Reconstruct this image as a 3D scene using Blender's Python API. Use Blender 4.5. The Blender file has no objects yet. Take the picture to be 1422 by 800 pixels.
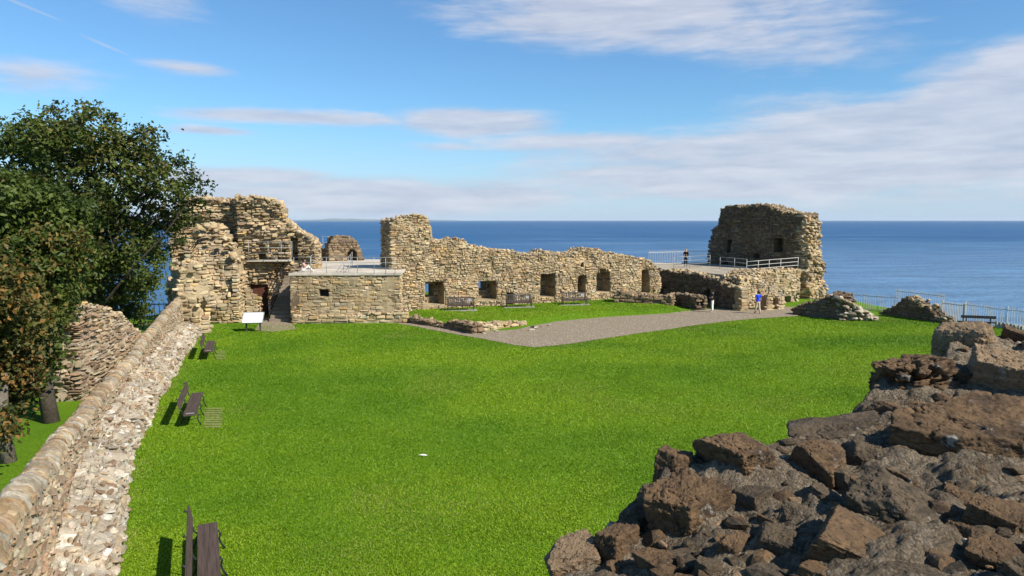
import bpy, math, random
import numpy as np
from mathutils import Vector

random.seed(5)
rng = np.random.default_rng(11)
scn = bpy.context.scene
COL = scn.collection

# ------------------------------------------------------------------ camera geometry
F = 1000.0
CX, CY = 711.0, 400.0
PITCH = math.atan(94.0 / F)
CP, SP = math.cos(PITCH), math.sin(PITCH)
H = 7.0

def ray(px, py):
    u, v = px - CX, py - CY
    return np.array([u, F * CP - v * SP, -(v * CP + F * SP)])

def G(px, py, z=0.0):
    d = ray(px, py)
    return np.array([0, 0, H]) + d * ((z - H) / d[2])

def D(px, py, Y):
    d = ray(px, py)
    return np.array([0, 0, H]) + d * (Y / d[1])

def XY(px, Y, py=400):
    p = D(px, py, Y)
    return (p[0], Y)

# sun
SAZ = math.atan2(0.84, -0.54)           # clockwise from +Y
SEL = math.radians(41)

# ------------------------------------------------------------------ noise
def _hash(i, j, k, seed):
    n = (i * 73856093) ^ (j * 19349663) ^ (k * 83492791) ^ (seed * 2654435761 & 0x7fffffff)
    n = (n ^ (n >> 13)) * 1274126177
    n = n & 0x7fffffff
    n = (n ^ (n >> 16)) * 668265263
    return ((n & 0x7fffffff) >> 7 & 0xffff) / 65535.0

def vnoise(P, seed=0):
    P = np.asarray(P, float)
    fl = np.floor(P).astype(np.int64)
    f = P - fl
    f = f * f * (3 - 2 * f)
    r = 0
    for a in (0, 1):
        wx = f[:, 0] if a else 1 - f[:, 0]
        for b in (0, 1):
            wy = f[:, 1] if b else 1 - f[:, 1]
            for c in (0, 1):
                wz = f[:, 2] if c else 1 - f[:, 2]
                r = r + wx * wy * wz * _hash(fl[:, 0] + a, fl[:, 1] + b, fl[:, 2] + c, seed)
    return r * 2 - 1

def fbm(P, octv=4, seed=0, gain=.5):
    P = np.asarray(P, float)
    r, a = 0, 1.0
    for o in range(octv):
        r = r + a * vnoise(P * (2 ** o) + o * 17.3, seed + o)
        a *= gain
    return r

def n1(x, seed=0):
    x = np.atleast_1d(np.asarray(x, float))
    return vnoise(np.stack([x, x * 0 + 3.3, x * 0 + 7.7], 1), seed)

def sstep(a, b, x):
    t = np.clip((x - a) / (b - a), 0, 1)
    return t * t * (3 - 2 * t)

# ------------------------------------------------------------------ mesh collecting
class MB:
    def __init__(self):
        self.V, self.Q, self.T, self.C, self.n = [], [], [], [], 0

    def add(self, v, quads=None, tris=None, col=(.5, .5, .5)):
        v = np.asarray(v, float).reshape(-1, 3)
        c = np.asarray(col, float)
        if c.ndim == 1:
            c = np.tile(c, (len(v), 1))
        if quads is not None and len(quads):
            self.Q.append(np.asarray(quads, int).reshape(-1, 4) + self.n)
        if tris is not None and len(tris):
            self.T.append(np.asarray(tris, int).reshape(-1, 3) + self.n)
        self.V.append(v); self.C.append(c); self.n += len(v)

    def box(self, c, half, ax=None, col=(.5, .5, .5), jit=0):
        ax = np.eye(3) if ax is None else np.asarray(ax, float)
        s = np.array([[-1, -1, -1], [1, -1, -1], [1, 1, -1], [-1, 1, -1], [-1, -1, 1], [1, -1, 1], [1, 1, 1], [-1, 1, 1]], float)
        if jit:
            s = s + rng.uniform(-jit, jit, s.shape)
        v = np.asarray(c, float) + (s * np.asarray(half, float)) @ ax
        self.add(v, [[0, 3, 2, 1], [4, 5, 6, 7], [0, 1, 5, 4], [1, 2, 6, 5], [2, 3, 7, 6], [3, 0, 4, 7]], col=col)

    def bar(self, a, b, w, h, up=(0, 0, 1), col=(.5, .5, .5)):
        a, b = np.asarray(a, float), np.asarray(b, float)
        d = b - a; L = np.linalg.norm(d); d = d / L
        up = np.asarray(up, float)
        s = np.cross(d, up)
        if np.linalg.norm(s) < 1e-4:
            s = np.cross(d, (0, 1, 0))
        s /= np.linalg.norm(s); u = np.cross(s, d)
        self.box((a + b) / 2, (L / 2, w / 2, h / 2), np.stack([d, s, u]), col)

    def tube(self, pts, rad, seg=8, col=(.5, .5, .5), wob=0):
        pts = np.asarray(pts, float); n = len(pts)
        rad = np.full(n, rad) if np.isscalar(rad) else np.asarray(rad, float)
        t = np.gradient(pts, axis=0); t /= np.linalg.norm(t, axis=1)[:, None] + 1e-9
        ref = np.array([0.31, 0.95, 0.12]) if abs(t[0] @ np.array([0.31, 0.95, 0.12])) < .9 else np.array([1, 0, 0.])
        vs = []
        for i in range(n):
            s = np.cross(t[i], ref); s /= np.linalg.norm(s); u = np.cross(s, t[i]); ref = u if abs(u @ t[min(i+1, n-1)]) < .9 else ref
            a = np.arange(seg) / seg * 2 * np.pi
            r = rad[i] * (1 + (rng.uniform(-wob, wob, seg) if wob else 0))
            vs.append(pts[i] + (np.cos(a) * r)[:, None] * s + (np.sin(a) * r)[:, None] * u)
        vs.append(pts[[0, -1]])
        q = []
        for i in range(n - 1):
            for k in range(seg):
                q.append([i * seg + k, (i + 1) * seg + k, (i + 1) * seg + (k + 1) % seg, i * seg + (k + 1) % seg])
        tr = [[n * seg, k, (k + 1) % seg] for k in range(seg)] + [[n * seg + 1, (n - 1) * seg + (k + 1) % seg, (n - 1) * seg + k] for k in range(seg)]
        self.add(np.concatenate(vs), q, tr, col)

    def build(self, name, mat, parent=None, smooth=False):
        V = np.concatenate(self.V); C = np.concatenate(self.C)
        me = bpy.data.meshes.new(name)
        polys = []
        if self.Q: polys.append(np.concatenate(self.Q))
        if self.T: polys.append(np.concatenate(self.T))
        loops = np.concatenate([p.ravel() for p in polys])
        tot = np.concatenate([np.full(len(p), p.shape[1]) for p in polys])
        st = np.concatenate([[0], np.cumsum(tot)[:-1]])
        me.vertices.add(len(V)); me.vertices.foreach_set('co', V.astype(np.float32).ravel())
        me.loops.add(len(loops)); me.loops.foreach_set('vertex_index', loops.astype(np.int32))
        me.polygons.add(len(tot)); me.polygons.foreach_set('loop_start', st.astype(np.int32))
        if smooth:
            me.polygons.foreach_set('use_smooth', np.ones(len(tot), bool))
        at = me.attributes.new('col', 'FLOAT_COLOR', 'POINT')
        at.data.foreach_set('color', np.concatenate([C, np.ones((len(C), 1))], 1).astype(np.float32).ravel())
        me.update(calc_edges=True)
        me.materials.append(mat)
        o = bpy.data.objects.new(name, me); COL.objects.link(o)
        if not smooth:
            try: me.shade_flat()
            except Exception: pass
        if parent is not None: o.parent = parent
        return o

def tag(o, label=None, cat=None, group=None, kind=None):
    if label: o['label'] = label
    if cat:
        o['category'] = cat
        if not kind: o['kind'] = 'thing'
    if group: o['group'] = group
    if kind: o['kind'] = kind
    return o

def empty(name, loc=(0, 0, 0), rz=0.0):
    o = bpy.data.objects.new(name, None); COL.objects.link(o)
    o.location = loc; o.rotation_euler = (0, 0, rz); o.empty_display_size = .2
    return o

def copy_tree(o, parent=None):
    c = o.copy(); COL.objects.link(c)
    if parent is not None: c.parent = parent
    for ch in list(o.children): copy_tree(ch, c)
    return c

# ------------------------------------------------------------------ materials
def new_mat(name):
    m = bpy.data.materials.new(name); m.use_nodes = True
    nt = m.node_tree; b = nt.nodes['Principled BSDF']
    return m, nt, b

def nd(nt, t, **kw):
    n = nt.nodes.new(t)
    for k, v in kw.items():
        if k in n.inputs.keys() if isinstance(k, str) and not hasattr(n, k) else False: n.inputs[k].default_value = v
        else: setattr(n, k, v)
    return n

def mathn(nt, op, a, b=None, c=None, clamp=False):
    n = nt.nodes.new('ShaderNodeMath'); n.operation = op; n.use_clamp = clamp
    for i, x in enumerate((a, b, c)):
        if x is None: continue
        if isinstance(x, (int, float)): n.inputs[i].default_value = x
        else: nt.links.new(x, n.inputs[i])
    return n.outputs[0]

def mixc(nt, fac, a, b, mode='MIX'):
    n = nt.nodes.new('ShaderNodeMix'); n.data_type = 'RGBA'; n.blend_type = mode
    if isinstance(fac, (int, float)): n.inputs[0].default_value = fac
    else: nt.links.new(fac, n.inputs[0])
    for i, x in ((6, a), (7, b)):
        if isinstance(x, tuple): n.inputs[i].default_value = (*x, 1)
        else: nt.links.new(x, n.inputs[i])
    return n.outputs[2]

def noise(nt, vec, scale, detail=4, rough=.55, dist=0):
    n = nt.nodes.new('ShaderNodeTexNoise'); n.inputs['Scale'].default_value = scale
    n.inputs['Detail'].default_value = detail; n.inputs['Roughness'].default_value = rough
    n.inputs['Distortion'].default_value = dist
    if vec is not None: nt.links.new(vec, n.inputs['Vector'])
    return n.outputs['Fac']

def remap(nt, x, a, b, c=0, d=1):
    n = nt.nodes.new('ShaderNodeMapRange'); n.clamp = True
    nt.links.new(x, n.inputs[0])
    for i, v in enumerate((a, b, c, d)): n.inputs[i + 1].default_value = v
    return n.outputs[0]

def objco(nt):
    return nt.nodes.new('ShaderNodeTexCoord').outputs['Object']

def attr(nt):
    n = nt.nodes.new('ShaderNodeAttribute'); n.attribute_name = 'col'
    return n.outputs['Color']

def bump(nt, h, b, strength=.5, dist=.03):
    n = nt.nodes.new('ShaderNodeBump'); n.inputs['Strength'].default_value = strength
    n.inputs['Distance'].default_value = dist
    nt.links.new(h, n.inputs['Height']); nt.links.new(n.outputs[0], b.inputs['Normal'])

def stone_mat(name, fine=14., lichen=.35, lich_col=(.5, .48, .4), lo=.55, hi=1.3, bs=.6, bd=.04, rust=None):
    m, nt, b = new_mat(name)
    co = objco(nt); base = attr(nt)
    big = remap(nt, noise(nt, co, .7, 4, .6), .3, .7, .72, 1.18)
    fin = remap(nt, noise(nt, co, fine, 6, .7), .25, .75, lo, hi)
    val = mathn(nt, 'MULTIPLY', big, fin)
    c = nt.nodes.new('ShaderNodeVectorMath'); c.operation = 'SCALE'
    nt.links.new(base, c.inputs[0]); nt.links.new(val, c.inputs['Scale'])
    out = mixc(nt, remap(nt, noise(nt, co, .9, 4, .65, .4), .52, .68, 0, .45), c.outputs[0], mixc(nt, 1., c.outputs[0], (1.12, .86, .56), 'MULTIPLY'))
    out = mixc(nt, remap(nt, noise(nt, co, 1.7, 4, .65), .56, .70, 0, .5), out, mixc(nt, 1., out, (.58, .58, .56), 'MULTIPLY'))
    if rust:
        out = mixc(nt, remap(nt, noise(nt, co, fine * .25, 4), .5, .7, 0, .6), out, rust)
    if lichen:
        l1 = remap(nt, noise(nt, co, fine * .55, 5, .65), .62, .68, 0, 1)
        l2 = remap(nt, noise(nt, co, 1.1, 2), .45, .6, 0, lichen)
        out = mixc(nt, mathn(nt, 'MULTIPLY', l1, l2), out, lich_col)
    nt.links.new(out, b.inputs['Base Color'])
    b.inputs['Roughness'].default_value = .92
    b.inputs['Specular IOR Level'].default_value = .2
    bump(nt, noise(nt, co, fine * 1.3, 6, .7), b, bs, bd)
    return m

def plain(name, col, rough=.6, metal=0, var=.15, sc=8., spec=.3, bs=.1):
    m, nt, b = new_mat(name)
    co = objco(nt)
    f = remap(nt, noise(nt, co, sc, 5), .3, .7, 1 - var, 1 + var)
    c = nt.nodes.new('ShaderNodeVectorMath'); c.operation = 'SCALE'
    c.inputs[0].default_value = col; nt.links.new(f, c.inputs['Scale'])
    nt.links.new(c.outputs[0], b.inputs['Base Color'])
    b.inputs['Roughness'].default_value = rough; b.inputs['Metallic'].default_value = metal
    b.inputs['Specular IOR Level'].default_value = spec
    if bs: bump(nt, noise(nt, co, sc * 3, 4), b, bs, .01)
    return m

def wood_mat(name, a, bcol, axis=0, sc=30.):
    m, nt, b = new_mat(name)
    mp = nt.nodes.new('ShaderNodeMapping'); nt.links.new(objco(nt), mp.inputs[0])
    s = [sc, sc, sc]; s[axis] = sc * .05
    mp.inputs['Scale'].default_value = s
    f = noise(nt, mp.outputs[0], 1, 6, .65)
    nt.links.new(mixc(nt, remap(nt, f, .3, .7), a, bcol), b.inputs['Base Color'])
    b.inputs['Roughness'].default_value = .75; b.inputs['Specular IOR Level'].default_value = .25
    bump(nt, f, b, .4, .01)
    return m

M = {}
M['sand'] = stone_mat('sandstone', 7., .35, (.50, .46, .36), .72, 1.25)
M['dark_sand'] = stone_mat('shade_toned_sandstone', 9., .25, (.35, .33, .27))  # sandstone variant for walls in shade, with shade put into its tones
M['rubble'] = stone_mat('rubble_stone', 16., .7, (.64, .6, .5), .55, 1.3, .7, .03)
M['coping'] = stone_mat('coping_stone', 12., .5, (.6, .56, .45), .55, 1.3, .7, .03, (.24, .13, .06))
M['metal'] = plain('galvanised_metal', (.34, .34, .33), .5, .3, .1)
M['pale_metal'] = plain('pale_painted_iron', (.52, .49, .42), .6, .0, .15)
M['black_metal'] = plain('black_iron', (.02, .02, .022), .5, .0, .2)
M['wood'] = wood_mat('weathered_brown_timber', (.035, .023, .017), (.105, .072, .056), 0)
M['grey_wood'] = wood_mat('silvered_timber', (.035, .03, .028), (.10, .085, .075), 0)
M['dark_wood'] = wood_mat('dark_timber', (.02, .016, .014), (.05, .04, .035), 0)
M['door'] = wood_mat('red_brown_door_timber', (.06, .02, .012), (.12, .045, .025), 2)
M['white'] = plain('white_board', (.8, .79, .76), .4, 0, .04, 8, .4, 0)
M['paving'] = stone_mat('pale_paving', 5., .2, (.55, .50, .42), .85, 1.12, .3, .01)
M['concrete'] = plain('worn_concrete', (.3, .28, .24), .9, 0, .25, 6, .2, .4)

def foliage_mat(name, trans=.3):
    m, nt, b = new_mat(name)
    c = attr(nt)
    nt.links.new(c, b.inputs['Base Color']); b.inputs['Roughness'].default_value = .55
    b.inputs['Specular IOR Level'].default_value = .3
    t = nt.nodes.new('ShaderNodeBsdfTranslucent'); nt.links.new(c, t.inputs['Color'])
    mx = nt.nodes.new('ShaderNodeMixShader'); mx.inputs[0].default_value = trans
    nt.links.new(b.outputs[0], mx.inputs[1]); nt.links.new(t.outputs[0], mx.inputs[2])
    nt.links.new(mx.outputs[0], nt.nodes['Material Output'].inputs['Surface'])
    return m
M['leaf'] = foliage_mat('leaf', .3)
M['grass'] = foliage_mat('grass_blade', .35)
M['bark'] = stone_mat('bark', 10., .3, (.25, .23, .18), .5, 1.3, .8, .04)

def lawn_mat():
    m, nt, b = new_mat('lawn')
    co = objco(nt)
    a = remap(nt, noise(nt, co, .35, 3, .6), .35, .65)
    c = mixc(nt, a, (.085, .185, .005), (.12, .22, .007))
    a2 = remap(nt, noise(nt, co, 2.2, 4, .65), .35, .7)
    c = mixc(nt, mathn(nt, 'MULTIPLY', a2, .55), c, (.125, .215, .010))
    a3 = remap(nt, noise(nt, co, 14., 5, .7), .3, .7, .55, 1.35)
    s = nt.nodes.new('ShaderNodeVectorMath'); s.operation = 'SCALE'
    nt.links.new(c, s.inputs[0]); nt.links.new(a3, s.inputs['Scale'])
    # bare earth below the cliff edge
    sp = nt.nodes.new('ShaderNodeSeparateXYZ'); nt.links.new(co, sp.inputs[0])
    e = remap(nt, sp.outputs[2], -.9, -.35, 1, 0)
    out = mixc(nt, e, s.outputs[0], (.12, .1, .07))
    nt.links.new(out, b.inputs['Base Color'])
    b.inputs['Roughness'].default_value = .85; b.inputs['Specular IOR Level'].default_value = .1
    bump(nt, noise(nt, co, 22., 5, .7), b, .9, .06)
    return m
M['lawn'] = lawn_mat()

def gravel_mat():
    m, nt, b = new_mat('gravel')
    co = objco(nt)
    v = nt.nodes.new('ShaderNodeTexVoronoi'); v.inputs['Scale'].default_value = 14.
    nt.links.new(co, v.inputs['Vector'])
    c = mixc(nt, remap(nt, noise(nt, co, 9., 5, .8), .3, .7), (.14, .106, .068), (.32, .25, .168))
    c = mixc(nt, remap(nt, noise(nt, co, .8, 4), .45, .7, 0, .5), c, (.24, .185, .12))
    bw = nt.nodes.new('ShaderNodeSeparateColor'); nt.links.new(v.outputs['Color'], bw.inputs[0])
    c = mixc(nt, remap(nt, bw.outputs[0], .82, .9, 0, .6), c, (.46, .41, .32))
    nt.links.new(c, b.inputs['Base Color'])
    b.inputs['Roughness'].default_value = .95; b.inputs['Specular IOR Level'].default_value = .15
    bump(nt, v.outputs['Distance'], b, .6, .04)
    return m
M['gravel'] = gravel_mat()

def sea_mat():
    m, nt, b = new_mat('sea')
    co = objco(nt)
    mp = nt.nodes.new('ShaderNodeMapping'); mp.inputs['Scale'].default_value = (.0035, .012, 1); mp.inputs['Rotation'].default_value = (0, 0, .18)
    nt.links.new(co, mp.inputs[0])
    n0 = noise(nt, mp.outputs[0], 1, 5, .6, .6)
    sp = nt.nodes.new('ShaderNodeSeparateXYZ'); nt.links.new(co, sp.inputs[0])
    # sky sheen painted into the colour, paler close in on the right
    near = mathn(nt, 'MULTIPLY', remap(nt, sp.outputs[1], 120, 900, 1, 0), remap(nt, sp.outputs[0], -50, 160, .35, 1))
    c = mixc(nt, near, (.014, .085, .20), (.13, .235, .35))
    c = mixc(nt, remap(nt, n0, .5, .68, 0, .45), c, (.13, .23, .36))
    nt.links.new(c, b.inputs['Base Color'])
    b.inputs['Roughness'].default_value = .45; b.inputs['Specular IOR Level'].default_value = .28
    mp2 = nt.nodes.new('ShaderNodeMapping'); mp2.inputs['Scale'].default_value = (.25, .6, 1)
    nt.links.new(co, mp2.inputs[0])
    bump(nt, noise(nt, mp2.outputs[0], 1, 6, .6), b, 1., 1.2)
    mp3 = nt.nodes.new('ShaderNodeMapping'); mp3.inputs['Scale'].default_value = (.02, .09, 1); mp3.inputs['Rotation'].default_value = (0, 0, .1)
    nt.links.new(co, mp3.inputs[0])
    n3 = remap(nt, noise(nt, mp3.outputs[0], 1, 8, .7, .3), .3, .7, .62, 1.3)
    vv = nt.nodes.new('ShaderNodeVectorMath'); vv.operation = 'SCALE'
    nt.links.new(c, vv.inputs[0]); nt.links.new(n3, vv.inputs['Scale']); nt.links.new(vv.outputs[0], b.inputs['Base Color'])
    return m
M['sea'] = sea_mat()

def rock_mat(name, base, lo, strata=True, lich=.8):
    m, nt, b = new_mat(name)
    co = objco(nt)
    mp = nt.nodes.new('ShaderNodeMapping'); mp.inputs['Scale'].default_value = (6, 6, 26); mp.inputs['Rotation'].default_value = (.3, .25, 0)
    nt.links.new(co, mp.inputs[0])
    st = noise(nt, mp.outputs[0], 1, 7, .68, .4)
    fi = noise(nt, co, 38., 8, .75)
    pt = noise(nt, co, 5., 4, .6)
    c = mixc(nt, remap(nt, pt, .35, .65), base, lo)
    c = mixc(nt, remap(nt, st, .45, .7, 0, .55), c, tuple(x * 1.5 for x in base))
    c = mixc(nt, remap(nt, fi, .36, .50, .75, 0), c, tuple(x * .25 for x in lo))  # crevice shade put into the colour where the fine bump dips
    # pale lichen crusts and specks
    v = nt.nodes.new('ShaderNodeTexVoronoi'); v.inputs['Scale'].default_value = 30.; v.inputs['Randomness'].default_value = 1
    wv = nt.nodes.new('ShaderNodeTexNoise'); wv.inputs['Scale'].default_value = 30.; wv.inputs['Detail'].default_value = 4; nt.links.new(co, wv.inputs['Vector'])
    wm = nt.nodes.new('ShaderNodeVectorMath'); wm.operation = 'MULTIPLY_ADD'; nt.links.new(wv.outputs['Color'], wm.inputs[0]); wm.inputs[1].default_value = (.045, .045, .045); nt.links.new(co, wm.inputs[2])
    nt.links.new(wm.outputs[0], v.inputs['Vector'])
    spk = mathn(nt, 'MULTIPLY', remap(nt, v.outputs['Distance'], .14, .26, .8, 0), remap(nt, noise(nt, co, 4.5, 3), .56, .66))
    crust = mathn(nt, 'MULTIPLY', remap(nt, noise(nt, co, 9., 6, .7), .6, .66), remap(nt, noise(nt, co, 1.7, 2), .45, .55))
    lf = mathn(nt, 'MULTIPLY', mathn(nt, 'MAXIMUM', spk, crust), lich)
    c = mixc(nt, lf, c, (.36, .345, .29))
    c = mixc(nt, remap(nt, noise(nt, co, 7.3, 5, .7), .6, .72, 0, .5), c, (.20, .12, .04))
    nt.links.new(c, b.inputs['Base Color'])
    b.inputs['Roughness'].default_value = .8; b.inputs['Specular IOR Level'].default_value = .3
    h = mathn(nt, 'ADD', mathn(nt, 'MULTIPLY', fi, .6), mathn(nt, 'MULTIPLY', st, 1.0))
    bump(nt, h, b, 1., .024)
    return m
M['rock_brown'] = rock_mat('brown_sandstone_block', (.180, .106, .048), (.052, .032, .018))
M['rock_grey'] = rock_mat('grey_sandstone_block', (.140, .098, .055), (.044, .032, .020))
M['rock_tan'] = rock_mat('tan_sandstone_block', (.31, .21, .115), (.17, .11, .06))
def mortar_mat():
    m, nt, b = new_mat('old_lime_mortar')
    co = objco(nt)
    def vor(sc):
        v = nt.nodes.new('ShaderNodeTexVoronoi'); v.inputs['Scale'].default_value = sc; nt.links.new(co, v.inputs['Vector'])
        q = nt.nodes.new('ShaderNodeSeparateColor'); nt.links.new(v.outputs['Color'], q.inputs[0])
        return v.outputs['Distance'], q.outputs[0], q.outputs[1]
    d1, r1, g1 = vor(75.); d2, r2, g2 = vor(28.)
    c = mixc(nt, remap(nt, noise(nt, co, 4., 5, .65), .35, .65), (.15, .115, .078), (.34, .27, .185))
    c = mixc(nt, remap(nt, r1, .1, .7, .6, 0), c, (.09, .068, .047))
    c = mixc(nt, remap(nt, r1, .86, .92, 0, .8), c, (.25, .205, .15))
    c = mixc(nt, remap(nt, r2, .86, .9, 0, .55), c, (.23, .185, .13))
    c = mixc(nt, remap(nt, noise(nt, co, 6., 5, .7), .58, .7, 0, .6), c, (.11, .055, .018))
    nt.links.new(c, b.inputs['Base Color']); b.inputs['Roughness'].default_value = 1.; b.inputs['Specular IOR Level'].default_value = .03
    h = mathn(nt, 'ADD', mathn(nt, 'MULTIPLY', d1, -.5), mathn(nt, 'ADD', mathn(nt, 'MULTIPLY', d2, -.8), noise(nt, co, 60., 6, .75)))
    bump(nt, h, b, 1., .03)
    return m
M['mortar'] = mortar_mat()

# ------------------------------------------------------------------ masonry
PAL = {
    'sand': np.array([(.42, .31, .175), (.46, .35, .20), (.39, .295, .175), (.34, .26, .16), (.45, .31, .145), (.50, .40, .25), (.26, .18, .105), (.38, .31, .21)]),
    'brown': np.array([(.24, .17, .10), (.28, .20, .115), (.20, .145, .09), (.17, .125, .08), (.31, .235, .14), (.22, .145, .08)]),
    'grey': np.array([(.40, .335, .245), (.45, .385, .29), (.34, .275, .195), (.29, .215, .14), (.54, .49, .40), (.39, .30, .19), (.26, .17, .10)]),
    'dark': np.array([(.185, .132, .08), (.215, .155, .09), (.15, .11, .07), (.13, .098, .065), (.25, .19, .115), (.17, .115, .065)]),  # stone darkened to deepen the shade on faces turned from the sun
    'tan': np.array([(.36, .27, .17), (.40, .31, .20), (.30, .215, .135), (.25, .17, .105), (.45, .37, .26), (.33, .22, .13)]),
}
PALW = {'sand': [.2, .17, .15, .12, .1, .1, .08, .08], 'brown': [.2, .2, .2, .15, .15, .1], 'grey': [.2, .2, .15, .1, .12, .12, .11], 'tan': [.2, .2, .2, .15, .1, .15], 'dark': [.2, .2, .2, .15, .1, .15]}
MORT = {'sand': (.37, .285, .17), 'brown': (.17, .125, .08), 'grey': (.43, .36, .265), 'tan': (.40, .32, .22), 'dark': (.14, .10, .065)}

OUT8 = np.array([(-1, -1), (0, -1), (1, -1), (1, 0), (1, 1), (0, 1), (-1, 1), (-1, 0)], float)

def stones(mb, Mf, S, Z, HW, HH, pal='sand', prot=(-.02, .06), depth=.2, rnd=(.03, .25), tilt=.03, big=None):
    n = len(S)
    if n == 0: return
    S, Z, HW, HH = map(np.asarray, (S, Z, HW, HH))
    P = rng.uniform(*prot, n)
    if big: P = P + (rng.random(n) < big[0]) * rng.uniform(.3, 1, n) * big[1]
    o = np.tile(OUT8, (n, 1, 1))
    cr = rng.uniform(*rnd, (n, 8, 1)); cr[:, 1::2] *= .25
    o = o * (1 - cr)
    o += rng.uniform(-.05, .05, o.shape)
    ins = (np.minimum(HW, HH) * rng.uniform(.18, .4, n))
    fx = np.clip(1 - ins / HW, .3, 1)[:, None]; fz = np.clip(1 - ins / HH, .3, 1)[:, None]
    ta, tb = rng.uniform(-tilt, tilt, (2, n))
    def ring(kx, kz, nn):
        x = S[:, None] + o[:, :, 0] * HW[:, None] * kx
        z = Z[:, None] + o[:, :, 1] * HH[:, None] * kz
        nv = nn[:, None] + ta[:, None] * o[:, :, 0] + tb[:, None] * o[:, :, 1]
        return x, z, nv + rng.uniform(-.008, .008, nv.shape)
    thick = np.minimum(np.minimum(HW, HH) * .5, .06)
    rings = [ring(1, 1, P - depth), ring(1, 1, P - thick), ring(fx, fz, P)]
    X = np.stack([r[0] for r in rings], 1).reshape(n, 24); Zz = np.stack([r[1] for r in rings], 1).reshape(n, 24); Nn = np.stack([r[2] for r in rings], 1).reshape(n, 24)
    X = np.concatenate([X, S[:, None]], 1); Zz = np.concatenate([Zz, Z[:, None]], 1); Nn = np.concatenate([Nn, (P + rng.uniform(-.01, .02, n))[:, None]], 1)
    V = Mf(X.ravel(), Zz.ravel(), Nn.ravel())
    q = []
    for r in (0, 1):
        for k in range(8):
            k2 = (k + 1) % 8
            q.append([r * 8 + k, r * 8 + k2, (r + 1) * 8 + k2, (r + 1) * 8 + k])
    t = [[16 + k, 16 + (k + 1) % 8, 24] for k in range(8)]
    off = (np.arange(n) * 25)[:, None, None]
    Q = (np.array(q)[None] + off).reshape(-1, 4); T = (np.array(t)[None] + off).reshape(-1, 3)
    pc = PAL[pal][rng.choice(len(PAL[pal]), n, p=np.array(PALW[pal]) / sum(PALW[pal]))]
    pc = pc * rng.uniform(.86, 1.14, (n, 1)) * rng.uniform(.96, 1.04, (n, 3))
    C = np.repeat(pc, 25, 0)
    mb.add(V, Q, T, C)

def fill(mask, s0, s1, z0, z1, h=(.16, .32), w=(.22, .65), gap=.02, irr=.12, ds=.04):
    S, Z, HW, HH = [], [], [], []
    sa = np.arange(s0, s1 + ds, ds)
    z = z0
    while z < z1:
        hh = random.uniform(*h)
        m = mask(sa, np.full_like(sa, z + hh * .55))
        i = 0
        while i < len(sa):
            if not m[i]: i += 1; continue
            j = i
            while j + 1 < len(sa) and m[j + 1]: j += 1
            a, b = sa[i], sa[j]
            x = a - random.uniform(0, .06)
            while x < b - .05:
                ww = random.uniform(*w) * (1.4 if hh > (h[0] + h[1]) / 2 else 1)
                if b - (x + ww) < w[0] * .6: ww = b - x + random.uniform(0, .05)
                parts = 1
                if hh > h[0] * 1.5 and random.random() < irr: parts = 2
                zz = z
                for k in range(parts):
                    ph = hh / parts
                    dz = random.uniform(-irr, irr) * ph * .5
                    S.append(x + ww / 2); Z.append(zz + ph / 2 + dz)
                    HW.append(max(.03, ww / 2 - gap * random.uniform(.2, 1))); HH.append(max(.03, ph / 2 * (1 + random.uniform(-irr, irr) * .6) - gap * random.uniform(.2, .9)))
                    zz += ph
                x += ww
            i = j + 1
        z += hh
    return S, Z, HW, HH

_ico = None
def ico():
    global _ico
    if _ico is None:
        import bmesh
        b = bmesh.new(); bmesh.ops.create_icosphere(b, subdivisions=2, radius=1)
        b.verts.ensure_lookup_table()
        _ico = (np.array([v.co[:] for v in b.verts]), np.array([[v.index for v in f.verts] for f in b.faces])); b.free()
    return _ico

def blobs(mb, P, R, pal='sand', flat=(.45, .9), dirn=None):
    P = np.asarray(P, float).reshape(-1, 3); n = len(P)
    if n == 0: return
    R = np.broadcast_to(np.asarray(R, float), (n,))
    iv, it = ico()
    # angular: clip the unit sphere by a few random planes
    d = np.tile(iv, (n, 1, 1))
    rad = np.full(d.shape[:2], 1.0)
    for k in range(9):
        nn = rng.normal(size=(n, 3)); nn /= np.linalg.norm(nn, axis=1)[:, None]
        hk = rng.uniform(.5, .85, n)
        dot = np.einsum('nvk,nk->nv', d, nn)
        rad = np.minimum(rad, np.where(dot > .05, hk[:, None] / np.maximum(dot, .05), 9))
    v = d * rad[..., None] * (1 + rng.uniform(-.04, .04, rad.shape))[..., None]
    sc = np.stack([rng.uniform(.8, 1.4, n), rng.uniform(.7, 1.1, n), rng.uniform(*flat, n)], 1) * R[:, None]
    v = v * sc[:, None, :]
    a = rng.uniform(0, 2 * np.pi, n); ca, sa = np.cos(a)[:, None], np.sin(a)[:, None]
    tl = rng.uniform(-.35, .35, n)[:, None]
    x, y, z = v[..., 0], v[..., 1], v[..., 2]
    z2 = z + x * tl
    v = np.stack([x * ca - y * sa, x * sa + y * ca, z2], -1) + P[:, None, :]
    pc = PAL[pal][rng.choice(len(PAL[pal]), n, p=np.array(PALW[pal]) / sum(PALW[pal]))] * rng.uniform(.8, 1.2, (n, 1))
    off = (np.arange(n) * len(iv))[:, None, None]
    mb.add(v.reshape(-1, 3), None, (it[None] + off).reshape(-1, 3), np.repeat(pc, len(iv), 0))

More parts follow.
